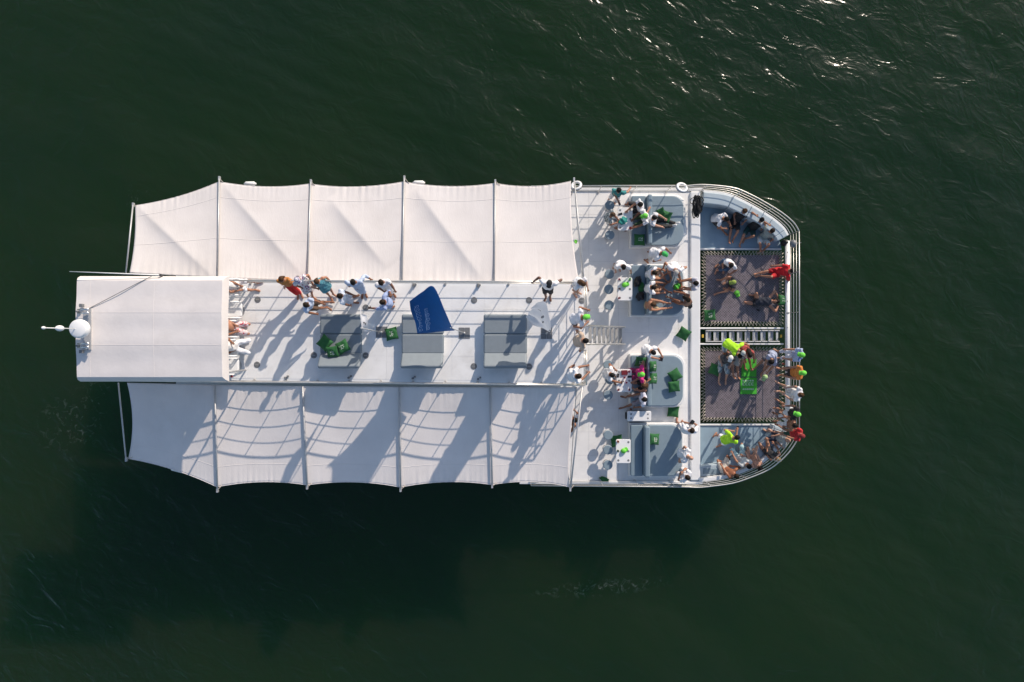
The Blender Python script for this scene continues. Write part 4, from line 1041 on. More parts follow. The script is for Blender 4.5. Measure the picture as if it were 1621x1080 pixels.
    def ring(t, rx, ry, off=0, m=14):
        c, d, sd, ff = S(t)
        if t < 0: c = c + d * t * s
        if t > .52: c = c + d * (t - .52) * s
        return [c + ff * off + sd * (rx * s * math.cos(2 * math.pi * k / m)) + ff * (ry * s * math.sin(2 * math.pi * k / m)) for k in range(m)]
    TOR = [(-.10, .085, .075, -.01), (-.05, .145, .108, -.012), (.02, .165, .118, -.012), (.10, .158, .108, -.004), (.20, .138 * fem, .094, .004), (.30, .152 * fem, .104, .006), (.38, .168, .112, .006), (.44, .175, .104, 0), (.49, .150, .084, -.006), (.525, .088, .066, -.008), (.56, .058, .056, 0)]
    b = MB(); b.loft([ring(*r) for r in TOR])
    for k in 'lr':
        hip, kn, an = J['hip' + k], J['kn' + k], J['an' + k]; sgn = 1 if k == 'l' else -1
        sd = (an - kn).normalized(); back = -f if abs(sd.z) > .5 else -up
        cf = kn.lerp(an, .3) + (back * .012)
        limb(b, [hip, hip.lerp(kn, .35), hip.lerp(kn, .75), kn], [.086 * s, .080 * s, .060 * s, .050 * s])
        limb(b, [kn, cf, kn.lerp(an, .7), an], [.050 * s, .054 * s, .038 * s, .034 * s])
        # foot
        hz = Vector((sd.x, sd.y, 0)); 
        if abs(sd.z) < .55: fd = (up * .85 + hz.normalized() * .45).normalized()
        else: fd = (f + lf * (sgn * .25)).normalized()
        sdv = fd.cross(up if abs(fd.z) < .7 else f).normalized(); nn = sdv.cross(fd)
        heel = an - fd * .05 + (sd * .045 if abs(sd.z) >= .55 else hz.normalized() * .03)
        toe = heel + fd * .235 * s
        def fr_(p, w_, h_): return [p + sdv * (w_ * math.cos(2 * math.pi * q / 10)) + nn * (h_ * math.sin(2 * math.pi * q / 10)) for q in range(10)]
        b.loft([fr_(heel - fd * .02, .018, .016), fr_(heel, .034, .034), fr_(heel.lerp(toe, .4), .036, .034), fr_(heel.lerp(toe, .75), .046, .024), fr_(toe, .030, .014)])
        J['toe' + k] = (heel, toe, fd, sdv, nn)
        sh, el, wr = J['sh' + k], J['el' + k], J['wr' + k]
        limb(b, [sh + (S(.40)[0] - sh) * .25, sh, sh.lerp(el, .45), el], [.060 * s, .058 * s, .051 * s, .044 * s])
        limb(b, [el, el.lerp(wr, .3), wr], [.044 * s, .045 * s, .031 * s])
        hdv = (wr - el).normalized(); J['hd' + k] = hdv
        pn = (Vector((0, 0, 1)) - hdv * hdv.z); pn = pn.normalized() if pn.length > .1 else f.copy(); ps = hdv.cross(pn).normalized()
        if ps.dot(lf) * sgn > 0: ps = -ps                      # thumb side towards the body
        pc = wr + hdv * .05
        def pr_(p, w_, h_): return [p + ps * (w_ * math.cos(2 * math.pi * q / 10)) + pn * (h_ * math.sin(2 * math.pi * q / 10)) for q in range(10)]
        b.loft([pr_(wr - hdv * .01, .026, .022), pr_(wr + hdv * .03, .036, .020), pr_(wr + hdv * .075, .043, .018), pr_(wr + hdv * .095, .036, .013)])
        J['palm' + k] = (wr, hdv, ps, pn)
    # neck, head, jaw, nose, ears
    limb(b, [nk - sp[-1][1] * .02, HC_ - hd * .06 * s], [.055 * s, .052 * s])
    ax = (hsd, hf, hd)
    b.ball(HC_ + hd * .018 - hf * .008, (.074 * s, .094 * s, .100 * s), ax, 16, 12)
    b.ball(HC_ - hd * .055 + hf * .022, (.054 * s, .062 * s, .062 * s), ax, 12, 8)
    b.ball(HC_ - hd * .012 + hf * .094, (.014, .022, .022), ax, 8, 6)
    for q in (-1, 1): b.ball(HC_ + hsd * (q * .076 * s) - hd * .008 - hf * .008, (.012, .020, .030), ax, 8, 6)
    ob = b.build('body', skinm(skin), None, base)
    mo = ob.modifiers.new('r', 'REMESH'); mo.mode = 'VOXEL'; mo.voxel_size = .0185
    sm = ob.modifiers.new('s', 'SMOOTH'); sm.factor = .5; sm.iterations = 2
    # fingers, thumb, eyes, mouth: rooted inside the body mesh
    x = MB()
    for k in 'lr':
        wr, hdv, ps, pn = J['palm' + k]; cd = -pn
        for i, (o_, ln) in enumerate(((.030, .070), (.010, .080), (-.010, .075), (-.029, .058))):
            r0 = wr + hdv * .080 + ps * o_; k1 = r0 + (hdv * .85 + cd * .25) * ln * .5; k2 = k1 + (hdv * .55 + cd * .75) * ln * .38; k3 = k2 + (hdv * .1 + cd * .95) * ln * .25
            x.tube([r0, k1, k2, k3], [.0105, .0098, .009, .006], 6)
        r0 = wr + hdv * .028 + ps * .030; k1 = r0 + (ps * .75 + hdv * .55 + cd * .2) * .040; k2 = k1 + (hdv * .85 + ps * .25 + cd * .4) * .032
        x.tube([r0, k1, k2], [.014, .012, .008], 6)
    for q in (-1, 1): x.ball(HC_ + hsd * (q * .030 * s) + hf * .082 * s + hd * .012, (.014, .008, .008), ax, 8, 6, 1)
    x.ball(HC_ - hd * .062 + hf * .080 * s, (.024, .008, .007), ax, 8, 6, 2)
    root = thing('person', label, 'person', base, 0, group)
    PENDING.append((ob, root, x, base, [skinm(skin), M['eye'], M['lip']], 0))
    # ---- clothes
    def garment(mb, name, mat, amp=.010, vox=.022, par=root):
        o2 = mb.build(name, mat, None, base); m2 = o2.modifiers.new('r', 'REMESH'); m2.mode = 'VOXEL'; m2.voxel_size = vox
        s2 = o2.modifiers.new('s', 'SMOOTH'); s2.factor = .5; s2.iterations = 3
        PENDING.append((o2, par, None, base, None, amp))
    if top is not None:
        g = MB(); lo = -.07 if not dress else -.02
        ts = [r for r in TOR if r[0] >= lo and r[0] < .53]
        g.loft([ring(t, rx + (.026 if t < .3 else .018), ry + (.026 if t < .3 else .018), o_) for t, rx, ry, o_ in ts])
        if sleeve > 0:
            for k in 'lr':
                sh, el, wr = J['sh' + k], J['el' + k], J['wr' + k]
                i0 = sh + (S(.42)[0] - sh) * .35
                if sleeve <= 1: g.tube([i0, sh, sh.lerp(el, sleeve * .6), sh.lerp(el, sleeve)], [.066 * s, .078 * s, .072 * s, .068 * s], 12)
                else:
                    g.tube([i0, sh, sh.lerp(el, .6), el], [.064 * s, .074 * s, .064 * s, .056 * s], 12); limb(g, [el, el.lerp(wr, (sleeve - 1) * .5), el.lerp(wr, sleeve - 1)], [.056 * s, .054 * s, .044 * s], 12)
        if dress:
            kc = (J['knl'] + J['knr']) / 2; hc = pel; m = 14
            dirn = (kc - hc); rr_ = []
            for t, rx in ((0, .185), (.35, .20), (dress, .215)):
                c = hc + dirn * t; rr_.append([c + lf * (rx * math.cos(2 * math.pi * q / m)) + (f if abs(dirn.normalized().z) > .6 else up) * (.15 * math.sin(2 * math.pi * q / m)) for q in range(m)])
            g.loft(rr_)
        garment(g, 'dress' if dress else 'shirt', cloth(top))
    if bot is not None and not dress:
        g = MB(); g.loft([ring(t, rx + .014, ry + .014, o_) for t, rx, ry, o_ in TOR if t <= .101])
        for k in 'lr':
            hip, kn, an = J['hip' + k], J['kn' + k], J['an' + k]
            if leg <= 1: limb(g, [hip, hip.lerp(kn, leg * .5), hip.lerp(kn, leg)], [.096 * s, .094 * s, .080 * s + (.01 if leg > .4 else 0)], 12)
            else: limb(g, [hip, hip.lerp(kn, .5), kn], [.096 * s, .086 * s, .068 * s], 12); limb(g, [kn, kn.lerp(an, .4), kn.lerp(an, (leg - 1))], [.068 * s, .066 * s, .056 * s], 12)
        garment(g, 'trousers' if leg > 1 else 'shorts', cloth(bot))
    if shoes:
        for k in 'lr':
            heel, toe, fd, sdv, nn = J['toe' + k]; g = MB()
            g.loft([[p + sdv * (w_ * math.cos(2 * math.pi * q / 12)) + nn * (h_ * math.sin(2 * math.pi * q / 12)) for q in range(12)] for p, w_, h_ in ((heel - fd * .03, .03, .03), (heel, .045, .046), (heel.lerp(toe, .5), .047, .044), (heel.lerp(toe, .85), .052, .032), (toe + fd * .012, .03, .02))])
            g.build('shoe', 'sole', root, base, smooth=True)
    if hair is not None:
        h = MB(); kk = .90 if cap is not None else 1; h.ball(HC_ + hd * (.030 if cap is None else .016) - hf * .020, (.086 * s * kk, .099 * s * kk, .101 * s * kk), ax, 18, 14)
        rr2 = random.Random(hash(label) % 9999 if False else sum(map(ord, label)))
        V = []
        for v in h.V:
            d = Vector(v) - HC_; k = 1 + .035 * math.sin(d.x * 90 + d.y * 60) * math.cos(d.z * 80) + rr2.uniform(-.02, .03); V.append(tuple(HC_ + d * k))
        h.V = V
        if long:
            bk = -hf; p0 = HC_ - hf * .055 + hd * .02; p1 = HC_ - hf * .085 - hd * .09; p2 = S(.40)[0] - S(.40)[3] * .14; p2 = p1.lerp(p2, min(1, long)) 
            def hr_(p, w_, t_): return [p + hsd * (w_ * math.cos(2 * math.pi * q / 12)) + hf * (t_ * math.sin(2 * math.pi * q / 12)) for q in range(12)]
            h.loft([hr_(p0, .075, .05), hr_(p0.lerp(p1, .6), .088, .05), hr_(p1, .085, .042), hr_(p1.lerp(p2, .6), .085, .034), hr_(p2, .05, .02)])
        h.build('hair', hairm(hair), root, base, smooth=True)
    if cap is not None:
        cc = HC_ + hd * .045 - hf * .006
        cm = cloth(cap)
        rg = []
        for hh, r_ in ((-.012, 1.0), (.02, 1.0), (.055, .88), (.078, .62), (.09, .3), (.093, .05)):
            rg.append([cc + hd * hh + hsd * (.090 * s * r_ * math.cos(2 * math.pi * q / 18)) + hf * (.104 * s * r_ * math.sin(2 * math.pi * q / 18)) for q in range(18)])
        cp = MB().loft(rg).build('cap', cm, root, base, smooth=True)
        MB().sheet([[cc + hf * (.080 + .080 * i / 4 * (1 - .3 * (j / 4 - 1) ** 2)) + hsd * (.074 * (j / 4 - 1)) + hd * (-.006 + .018 * (1 - (j / 4 - 1) ** 2) - .012 * i / 4) for j in range(9)] for i in range(5)], .005).build('brim', cm, cp, base, smooth=True)
        MB().ball(cc + hd * .094, (.010, .010, .006), ax, 8, 6).build('button', cm, cp, base)
    if hold:
        wr, hdv, ps, pn = J['palm' + hold[0]]; c = wr + hdv * .12 - pn * .03
        o2 = MB().obox(c, (hdv, ps, pn), (.075, .037, .006) if hold[1] == 'phone' else (.06, .07, .045)).build(hold[1], 'black', None, c, bevel=.004)
        tag(o2, hold[2], hold[1])
    return root

# upper deck
person('person in white seated nearest the antenna side of the helm canopy', (346, 449), UD, .55, 0, -32, skin=TAN, top=WHT, bot=WHT, leg=.7, hl=(380, 452, .65), hr=(378, 460, .68))
person('shirtless person in floral shorts seated at the middle of the helm canopy', (343, 517), UD, .55, 0, -34, skin=TAN, top=None, bot=('floral', (.62, .08, .12), (.70, .58, .58)), leg=.8, hl=(372, 514, .7), hr=(372, 526, .7), fl=(386, 517, .085), fr=(384, 525, .085))
person('person in white trousers with bare brown arms seated under the helm canopy', (343, 548), UD, .55, 0, -34, skin=BROWN, top=(.7, .68, .66), sleeve=.1, bot=WHT, leg=1.8, hl=(366, 541, .8), hr=(368, 556, .62), fl=(388, 542), fr=(384, 555))
person('person in an orange top and red trousers leaning back on the upper rail', (445.5, 443), UD, .88, -80, -6, -4, skin=TAN, top=(.50, .20, .045), sleeve=.15, bot=(.62, .012, .012), leg=1.9, hair=BRN, long=.6, girl=True, hs=.95, hl=(449, 459, .75), hr=(446, 450, .8), fl=(476, 465), fr=(471, 467))
person('person with a patterned sun hat and a white floral dress at the upper rail', (471, 443), UD, .9, -50, -4, skin=TAN, top=('floral', (.30, .10, .22), (.76, .74, .75)), sleeve=.3, dress=.9, bot=None, hair=BLK, long=.3, cap=('stripe', (.16, .12, .26), (.68, .66, .70)), girl=True, hs=.97, hl=(493, 446, .95), hr=(476, 455, .9), fl=(496, 472), fr=(489, 473))
person('person in a teal dress with long brown hair at the upper rail', (502, 446.5), UD, .88, -45, 0, skin=TAN, top=('camo', (.05, .24, .33), (.12, .36, .42)), sleeve=0, dress=.75, bot=None, hair=BRN, long=.7, girl=True, hs=.95, hr=(502, 457, .85), fl=(528, 466), fr=(522, 469))
person('person in a light blue shirt and brown shorts near the top of the helm-side sunbed', (485.5, 483), UD, .9, -20, 8, skin=BROWN, top=LBL, bot=(.12, .07, .045), leg=.8, hl=(511, 481, .95), hr=(500, 497, .9), fl=(522, 478), fr=(519, 487))
person('person in a pale blue shirt with short dark hair above the helm-side sunbed', (539, 468.5), UD, .92, 10, 3, skin=BROWN, top=(.60, .66, .76), bot=(.55, .60, .70), leg=.9, hl=(559, 467, 1.0), hr=(555, 484, .85), fl=(561, 470), fr=(560, 479))
person('person in a light blue shirt stretching one arm along the upper rail', (559, 447.5), UD, .92, -80, -4, skin=BROWN, top=LBL, sleeve=1.7, bot=LBL, leg=1.8, hair=BLK, hl=(586, 441.5, 1.05), hr=(552, 452, .95), fl=(578, 464), fr=(573, 465))
person('person in a white shirt holding a phone at the upper rail', (603.5, 448), UD, .92, -70, -2, skin=BROWN, top=WHT, bot=WHT, leg=1.8, hair=DKB, hl=(625, 460, .95), hr=(607, 461, 1.1), hold=('r', 'phone', 'black phone held by the person in white at the upper rail'), fl=(622, 464), fr=(616, 465))
person('person in a blue shirt waving one arm up beside the white flag', (605, 478.5), UD, .92, 190, 4, skin=BROWN, top=BLU, sleeve=1.4, bot=(.66, .62, .56), leg=.9, hl=(583, 488, 1.15), hr=(618, 465, 1.45), pl=(0, -1, -.4), fl=(622, 486), fr=(621, 478))
person('person in a white shirt and black shorts with both arms spread along the rail', (869.5, 448.5), UD, .9, -98, -6, skin=DARK, top=WHT, bot=(.015, .015, .017), leg=.85, hair=BLK, cap=(.02, .02, .022), hl=(885, 445.5, 1.04), hr=(845, 445.5, 1.04), fl=(871, 469), fr=(864, 471))
person('person with long brown hair at the front corner of the upper deck', (923, 449.5), UD, .9, -40, 12, skin=LIGHT, top=WHT, bot=(.55, .35, .27), leg=.5, hair=(.075, .038, .018), long=.6, girl=True, hs=.98, hl=(930, 456, 1.0), hr=(913, 463, .9), fl=(914, 462), fr=(909, 465))
person('person in a lime cap and grey-white shirt leaning on the front rail', (926.5, 502), UD, .92, 8, 26, skin=BROWN, top=(.66, .68, .74), bot=(.16, .09, .065), leg=.8, cap=LCAP, hl=(929, 490, 1.05), hr=(928, 512, 1.05), fl=(912, 506), fr=(910, 517))
person('person in a tan shirt at the head of the stairs', (927.5, 539.5), UD, .92, 5, 16, skin=TAN, top=(.52, .40, .31), bot=(.45, .36, .29), leg=.9, hair=BLK, hl=(914, 526, .95), hr=(919, 555, .9), wide=1.05, fl=(915, 534), fr=(914, 544))
person('person in a white shirt with folded arms on the front rail at its lower end', (916.5, 595.5), UD, .92, 15, 14, skin=BROWN, top=WHT, bot=(.6, .6, .62), leg=.9, hl=(928, 579, 1.08), hr=(930, 592, 1.08), fl=(903, 582), fr=(902, 591))
# fore deck
person('dark-haired person peering out from under the lower awning', (911, 665), MD, .92, 20, 20, skin=BROWN, top=(.3, .14, .08), sleeve=.3, hair=BLK, hl=(912, 652, 1.5), hr=(905, 680, 1.0), bot=(.2, .2, .22))
person('person in a teal top and white trousers standing at the side rail', (979.5, 302.5), MD, .9, -110, 2, skin=TAN, top=(.03, .22, .22), bot=WHT, leg=1.85, hair=BLK, long=.3, girl=True, hs=.96, hl=(998, 297, 1.05), hr=(978, 317, 1.05), hold=('r', 'phone', 'black phone held by the person in the teal top'))
person('person in a camouflage shirt seated on a stool by the teal cloth', (970.5, 340), MD, .6, -5, 6, skin=BROWN, top=('camo', (.10, .13, .15), (.40, .44, .45)), bot=(.74, .74, .76), leg=.85, hair=(.09, .05, .03), hs=.95, hl=(978, 347, .78), hr=(976, 353, .78), fl=(972, 352), fr=(975, 361))
person('person in white reaching across the table with the teal cloth', (1013, 324), MD, .55, 190, 10, skin=TAN, top=WHT, bot=(.03, .03, .035), hair=BLK, hr=(990, 336, .78), hl=(1027, 332, .85), fl=(997, 332), fr=(996, 324))
person('broad person in a lime cap and white shirt on the bench by the teal cloth', (1021, 342), MD, .55, 195, 8, 10, skin=BROWN, top=WHT, bot=(.03, .07, .03), cap=LCAP, wide=1.15, hl=(1000, 362, .78), hr=(1003, 346, .78), fl=(996, 362), fr=(995, 350))
person('person in white with black trousers and white shoes stretched on the lounge', (1036.5, 345), MD, .55, -18, -6, skin=LIGHT, top=WHT, bot=(.015, .015, .017), leg=1.9, shoes=True, hair=BLK, hl=(1052, 346, .75), hr=(1050, 360, .72), fl=(1070, 353.5, .54), fr=(1064, 358, .54))
person('person in a green cap and white shirt walking between two lounge seats', (1051, 402), MD, .92, -25, 24, skin=BROWN, top=WHT, bot=(.68, .67, .65), leg=.8, cap=(.05, .45, .10), hl=(1060, 399, 1.0), hr=(1043, 412, 1.0), fl=(1028, 399), fr=(1022, 412))
person('person in white standing over the table with the lime cap', (987, 423.5), MD, .92, -92, 14, skin=LIGHT, top=WHT, sleeve=.8, bot=(.5, .5, .52), hair=BLK, hl=(1000, 433, .80), hr=(974, 432, .80), wide=1.1)
person('person in white on the crowded lounge, uppermost along the backrest', (1036.5, 432), MD, .55, -12, 2, 12, skin=TAN, top=WHT, hair=DKB, bot=(.4, .25, .17), hl=(1051, 428, .72), hr=(1050, 441, .72), fl=(1054, 444, .54), fr=(1055, 434, .54))
person('person in white on the crowded lounge, second along the backrest', (1035, 455), MD, .55, 0, 2, 12, skin=BROWN, top=WHT, hair=BLK, bot=(.35, .20, .12), hl=(1052, 448, .75), hr=(1056, 464, .72), fl=(1058, 462, .54), fr=(1054, 450, .54))
person('shirtless person on the crowded lounge, lowest along the backrest', (1034.5, 482), MD, .55, 0, 2, 14, skin=TAN, top=None, hair=BRN, bot=(.44, .35, .22), hl=(1049, 478, .75), hr=(1046, 490, .7), fl=(1056, 480, .54), fr=(1058, 488, .54))
person('person in a beige cap and white shirt turned inward on the crowded lounge', (1070, 431), MD, .58, -100, 24, 15, skin=TAN, top=WHT, cap=(.45, .42, .38), bot=(.5, .3, .2), hl=(1080, 424, .7), hr=(1050, 424, .75), fl=(1078, 446, .54), fr=(1062, 440, .54))
person('person in a grey-white shirt at the curved end of the crowded lounge', (1101, 448.5), MD, .6, 178, 10, 15, skin=TAN, top=(.62, .62, .68), hair=BLK, bot=(.5, .45, .4), hr=(1078, 446, .75), hl=(1079, 458, .72), fl=(1083, 455, .54), fr=(1080, 444, .54))
person('tanned person in a black swimsuit curled up on the crowded lounge', (1084, 471), MD, .6, 150, 25, 30, skin=BROWN, top=None, bot=(.02, .02, .02), leg=.2, hair=DKB, long=.7, girl=True, hs=.95, hl=(1067, 478, .6), hr=(1070, 462, .7), fl=(1062, 472, .54), fr=(1072, 458, .54))
person('person in white with a camera standing by the lounge with two cushions', (1034.5, 558.5), MD, .92, -40, 14, skin=TAN, top=WHT, bot=(.62, .62, .64), hair=BLK, hl=(1047, 562, 1.15), hr=(1042, 568, 1.12), hold=('r', 'camera', 'black camera held above the lounge with two cushions'), fl=(1024, 552), fr=(1018, 560))
person('person in white on a stool reaching over the red-box table', (969.5, 594), MD, .6, -15, 10, skin=BROWN, top=WHT, sleeve=.5, hair=BLK, bot=(.6, .62, .68), hl=(973, 584, .9), hr=(982, 606, .78), fl=(976, 596), fr=(974, 608))
person('person in a pink shirt and lime cap on the bench by the red box', (1016, 593), MD, .55, 182, 2, skin=BROWN, top=(.62, .02, .22), bot=(.30, .03, .12), cap=LCAP, hr=(1020, 581, .85), hl=(1026, 603, .85), fl=(996, 597), fr=(995, 588))
person('person in a black swimsuit beside the pink shirt', (1019, 611.5), MD, .55, 188, 14, 12, skin=TAN, top=(.05, .045, .04), sleeve=0, bot=(.02, .02, .02), leg=.6, hair=BRN, long=.6, girl=True, hs=.95, hl=(1004, 616, .7), hr=(1003, 604, .76), fl=(997, 618), fr=(996, 609))
person('person in white with one leg stretched out beside the cooler', (1019.5, 632.5), MD, .55, 178, 4, skin=BROWN, top=(.70, .70, .80), hair=BLK, bot=(.30, .26, .28), leg=.8, hr=(1003, 626, .6), hl=(1006, 645, .6), fl=(988, 645), fr=(990, 629))
person('person in white taking a picture at the front step', (1095.5, 681), MD, .92, 75, 6, skin=TAN, top=WHT, sleeve=.9, bot=WHT, leg=.9, hair=DKB, hl=(1090, 670, 1.42), hr=(1099, 670.5, 1.42), hold=('r', 'camera', 'black camera raised by the person at the front step'), fl=(1072, 668), fr=(1078, 672))
person('bald person in white standing at the front step', (1093.5, 725), MD, .92, -20, 14, skin=LIGHT, top=WHT, bot=(.7, .7, .72), hair=None, hl=(1080, 712, .95), hr=(1076, 726, .95), fl=(1072, 712), fr=(1072, 720))
person('person in white with raised forearms at the lower deck corner', (1088, 755.5), MD, .92, 140, 6, skin=TAN, top=WHT, bot=(.68, .68, .7), hair=DKB, hl=(1076, 753, 1.3), hr=(1081, 746, 1.35), hold=('r', 'phone', 'dark phone held by the person at the lower deck corner'), fl=(1072, 747), fr=(1078, 742))
# upper bow cockpit
person('person in a white shirt sitting hunched in the upper bow cockpit', (1150, 347), BF, .13, -30, 20, 30, skin=BROWN, top=WHT, bot=(.03, .03, .035), hair=BLK, fl=(1162, 360), fr=(1146, 367), hl=(1156, 356, .4), hr=(1147, 362, .35))
person('person in a black shirt with brown hair sitting against the coaming', (1178.5, 335), BF, .13, -122, -26, 14, skin=TAN, top=(.012, .012, .014), bot=(.012, .012, .014), leg=.8, hair=BRN, long=.4, fl=(1160, 381), fr=(1154, 385), hl=(1178, 352, .35), hr=(1163, 350, .3), girl=True)
person('person in a black shirt with one arm raised sitting against the coaming', (1205, 349), BF, .13, -128, -28, 14, skin=TAN, top=(.012, .012, .014), bot=(.01, .05, .045), leg=.8, hair=BLK, hl=(1208, 360, .4), hr=(1196, 340, .85), pr=(-.5, .8, .4), fl=(1180, 378), fr=(1171, 388))
person('person in a grey-green top and white shorts near the bow corner', (1222, 366), BF, .13, -128, -22, 20, skin=TAN, top=(.33, .36, .32), bot=(.68, .68, .64), leg=.8, hair=DKB, hl=(1216, 384, .4), hr=(1216, 355, .9), pr=(-.3, .8, .4), fl=(1210, 395), fr=(1204, 397))
# upper net
person('person in a white shirt and blue jeans sitting on the upper net', (1157, 420.5), NT, .12, -125, 14, 20, skin=TAN, top=WHT, bot=(.03, .07, .14), leg=1.8, hair=BLK, fl=(1136, 428), fr=(1138, 418), hl=(1156, 434, .3), hr=(1145, 428, .3))
person('person with a pale green headband sitting on the upper net', (1161, 447), NT, .12, 190, 8, 20, skin=TAN, top=(.04, .04, .05), sleeve=.2, bot=(.03, .03, .035), leg=.5, hair=BLK, cap=(.26, .34, .06), girl=True, hs=.95, fl=(1138, 464), fr=(1142, 443), hl=(1150, 458, .3), hr=(1148, 446, .35))
person('person all in red reclining on the net against the bow beam', (1253, 428.5), NT, .14, 178, -26, 12, skin=TAN, top=(.62, .012, .018), sleeve=.8, bot=(.55, .012, .018), leg=.75, hair=BLK, hl=(1240, 438, .35), hr=(1225, 421, .25), fl=(1204, 437), fr=(1196, 434), girl=True)
person('person in black swimwear lying on the upper net with hands behind the head', (1229, 477), NT, .13, 180, -70, 0, skin=TAN, top=(.02, .025, .04), sleeve=0, bot=(.02, .02, .025), leg=.4, hair=BLK, long=.3, hl=(1232, 484, .22), hr=(1231, 470, .22), pl=(0, -1, .1), pr=(0, 1, .1), fl=(1196, 481), fr=(1193, 468), hp=-50)
# lower net and walkway
person('person in a lime shirt and pale blue shorts bending over the lower net', (1174.5, 558), NT, .78, -38, 52, 14, skin=TAN, top=LIME, sleeve=.75, bot=(.42, .50, .62), leg=.8, hair=BLK, cap=(.40, .44, .42), hl=(1184, 546, .75), hr=(1164, 566, .5), fl=(1150, 556), fr=(1146, 566))
person('person in grey patterned shorts sitting on the walkway edge, legs on the net', (1156, 567), NT, .34, -104, -14, 8, skin=LIGHT, top=(.05, .05, .055), bot=('camo', (.16, .21, .23), (.42, .48, .49)), leg=.95, hair=BLK, cap=(.7, .7, .68), hl=(1156, 580, .5), hr=(1142, 575, .5), fl=(1149, 601), fr=(1138, 605), hs=1.02)
person('person in beige shorts with a striped black top beside the green mat', (1171, 564), NT, .34, -98, 0, 8, skin=TAN, top=('stripe', (.55, .52, .50), (.03, .03, .03)), bot=(.50, .47, .42), leg=.85, hair=BLK, hl=(1174, 578, .45), hr=(1160, 578, .5), fl=(1169, 600), fr=(1162, 602))
person('person with long dark hair kneeling over the green mat', (1187, 562.5), NT, .34, -90, 20, 22, skin=BROWN, top=(.34, .06, .05), sleeve=.1, bot=(.03, .03, .03), leg=.4, hair=BLK, long=.8, girl=True, hs=.95, hl=(1195, 579, .25), hr=(1183, 584, .12), fl=(1190, 588), fr=(1180, 586))
person('person in a blue-grey shirt crouching on the lower net', (1221, 573), NT, .34, -135, 30, 25, skin=TAN, top=(.34, .38, .52), bot=(.12, .12, .14), hair=BLK, hl=(1212, 594, .25), hr=(1203, 600, .15), fl=(1205, 592), fr=(1196, 582))
M['palelime'] = pm('pale_lime', (.42, .62, .28), .8, var=.06)
loose_cap(1211.5, 597, NT + .12, -120, 'pale lime cap held over the lower net', 'palelime')
# along the front rail
GR = 'people sitting along the bow rail'
person('person in blue stripes and lime cap at the ladder end of the bow rail', (1269, 562), NT, 1.56, 165, 2, 10, skin=TAN, top=('stripe', (.14, .22, .46), (.58, .62, .72)), sleeve=.8, bot=(.62, .62, .70), leg=1.7, cap=LCAP, hr=(1240, 553, 1.6), hl=(1243, 568, 1.6), fl=(1234, 567, .72), fr=(1230, 556, .72), group=GR, seat=True)
person('person in an orange shirt and lime cap on the bow rail', (1271, 590.5), NT, 1.56, 178, -6, 6, skin=TAN, top=(.60, .20, .035), bot=(.02, .02, .025), cap=LCAP, fl=(1236, 594, .72), fr=(1236, 584, .72), hl=(1247, 597, 1.6), hr=(1247, 583, 1.6), group=GR, seat=True)
person('person in white with bare legs on the bow rail below the orange shirt', (1267, 625), NT, 1.56, 165, 4, 12, skin=LIGHT, top=WHT, bot=(.66, .64, .62), hair=BRN, fl=(1234, 620, .72), fr=(1233, 607, .72), group=GR, seat=True)
person('person in a black shirt and lime cap on the bow rail', (1262.5, 656), NT, 1.56, 160, 4, 8, skin=TAN, top=(.015, .015, .017), bot=(.68, .68, .70), leg=.8, cap=LCAP, fl=(1232, 647, .72), fr=(1233, 635, .72), group=GR, seat=True)
person('shirtless person in white trousers on the bow rail', (1257.5, 673.5), NT, 1.56, 170, 4, 8, skin=BROWN, top=None, bot=(.66, .66, .70), leg=1.5, hair=BLK, fl=(1230, 667, .72), fr=(1230, 656, .72), group=GR, seat=True)
person('person in red shirt and red cap at the bow rail bend', (1269, 690), NT, 1.56, 165, -6, 10, skin=TAN, top=(.50, .02, .025), bot=(.015, .07, .045), leg=.9, cap=(.24, .02, .02), hs=.95, fl=(1231, 684, .72), fr=(1232, 674, .72), group=GR, seat=True)
# lower bow cockpit
person('balding person in a grey shirt sitting at the rail of the lower bow cockpit', (1247.5, 697), BF, .50, 160, -10, 12, skin=LIGHT, top=(.36, .39, .38), bot=(.03, .04, .07), leg=.6, hair=None, fl=(1221, 695), fr=(1214, 683), hl=(1232, 702, .6), hr=(1226, 690, .6), group=GR)
person('fair-haired person in dark swimwear at the lower bow rail', (1232, 727), BF, .50, 128, -28, 12, skin=TAN, top=(.03, .03, .035), sleeve=0, bot=(.03, .03, .035), leg=.3, hair=BLD, long=.3, girl=True, hs=.96, fl=(1207, 707), fr=(1213, 700), hl=(1214, 712, .6), hr=(1226, 703, .6), group=GR)
person('shirtless person with long dark hair at the lower bow rail', (1203, 740.5), BF, .50, 112, -28, 12, skin=LIGHT, top=(.45, .24, .17), sleeve=0, bot=(.5, .28, .2), leg=.3, hair=BLK, long=.8, girl=True, hs=.96, fl=(1186, 713), fr=(1197, 714), group=GR)
person('person in a grey-white shirt handing over a teal cloth at the lower bow rail', (1185, 737.5), BF, .50, 112, -26, 10, skin=TAN, top=(.50, .52, .53), bot=(.35, .52, .56), leg=.8, hair=BLK, hl=(1160, 719, .7), hr=(1177, 722, .7), fl=(1164, 722), fr=(1172, 714), group=GR)
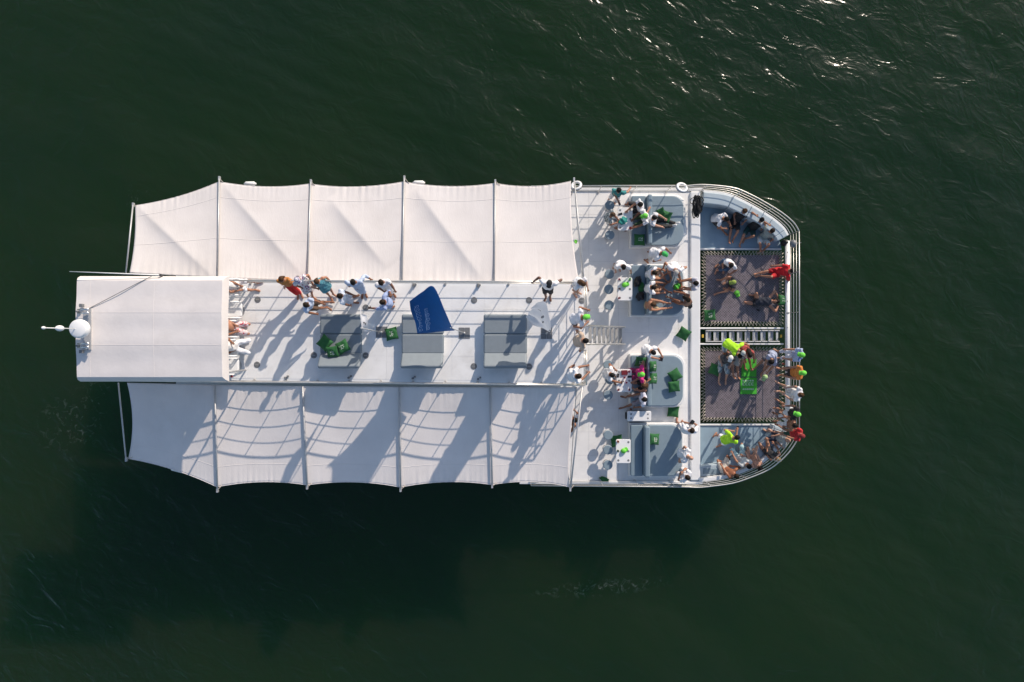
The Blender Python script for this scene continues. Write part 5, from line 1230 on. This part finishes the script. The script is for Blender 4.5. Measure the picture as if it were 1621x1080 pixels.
person('shirtless brown-skinned person at the lower bow rail nearest the locker', (1164.5, 753), BF, .50, 152, -26, 12, skin=(.33, .125, .062), top=None, bot=(.55, .5, .44), leg=.7, hair=DKB, hl=(1138, 731, .6), hr=(1160, 738, .65), pl=(-1, .2, .1), fl=(1146, 734), fr=(1156, 732), group=GR)
person('person in a lime shirt and white shorts standing in the lower bow cockpit', (1166.5, 692.5), BF, .92, 35, 26, skin=TAN, top=LIME, sleeve=.75, bot=WHT, leg=.7, hair=BLK, hl=(1158, 682, 1.15), hr=(1167, 682.5, 1.1), hold=('r', 'phone', 'phone held by the standing person in the lime shirt'), wide=1.1, fl=(1131, 690), fr=(1136, 707))

# ---- turn the pending bodies and clothes into plain meshes
bpy.context.view_layer.update()
dg = bpy.context.evaluated_depsgraph_get()
for ob, par, extra, base, mats, amp in PENDING:
    me = bpy.data.meshes.new_from_object(ob.evaluated_get(dg)); 
    nv = len(me.vertices); co = np.empty(nv * 3); me.vertices.foreach_get('co', co); co = co.reshape(-1, 3)
    if amp:
        no = np.empty(nv * 3); me.vertices.foreach_get('normal', no); no = no.reshape(-1, 3); s = base.x * 3 + base.y * 5
        w_ = np.sin(co[:, 0] * 31 + co[:, 2] * 23 + s) * np.sin(co[:, 1] * 29 - co[:, 2] * 17 + s) + .6 * np.sin(co[:, 2] * 47 + co[:, 0] * 20 + s) * np.sin(co[:, 1] * 36 + s)
        co = co + no * (w_ * amp)[:, None]
    old = list(me.materials)
    if extra is not None:
        fs = [tuple(p.vertices) for p in me.polygons]; k0 = len(fs)
        vs = [tuple(v) for v in co] + [tuple(Vector(v) - base) for v in extra.V]; fs += [tuple(i + nv for i in f) for f in extra.F]
        m2 = bpy.data.meshes.new(ob.name.split('.')[0]); m2.from_pydata(vs, [], fs)
        for m_ in mats: m2.materials.append(m_)
        m2.polygons.foreach_set('material_index', [0] * k0 + extra.K); me = m2
    else:
        me.vertices.foreach_set('co', co.ravel())
    me.polygons.foreach_set('use_smooth', [True] * len(me.polygons)); me.update()
    ob.modifiers.clear(); ob.data = me; ob.location = (0, 0, 0); ob.parent = par
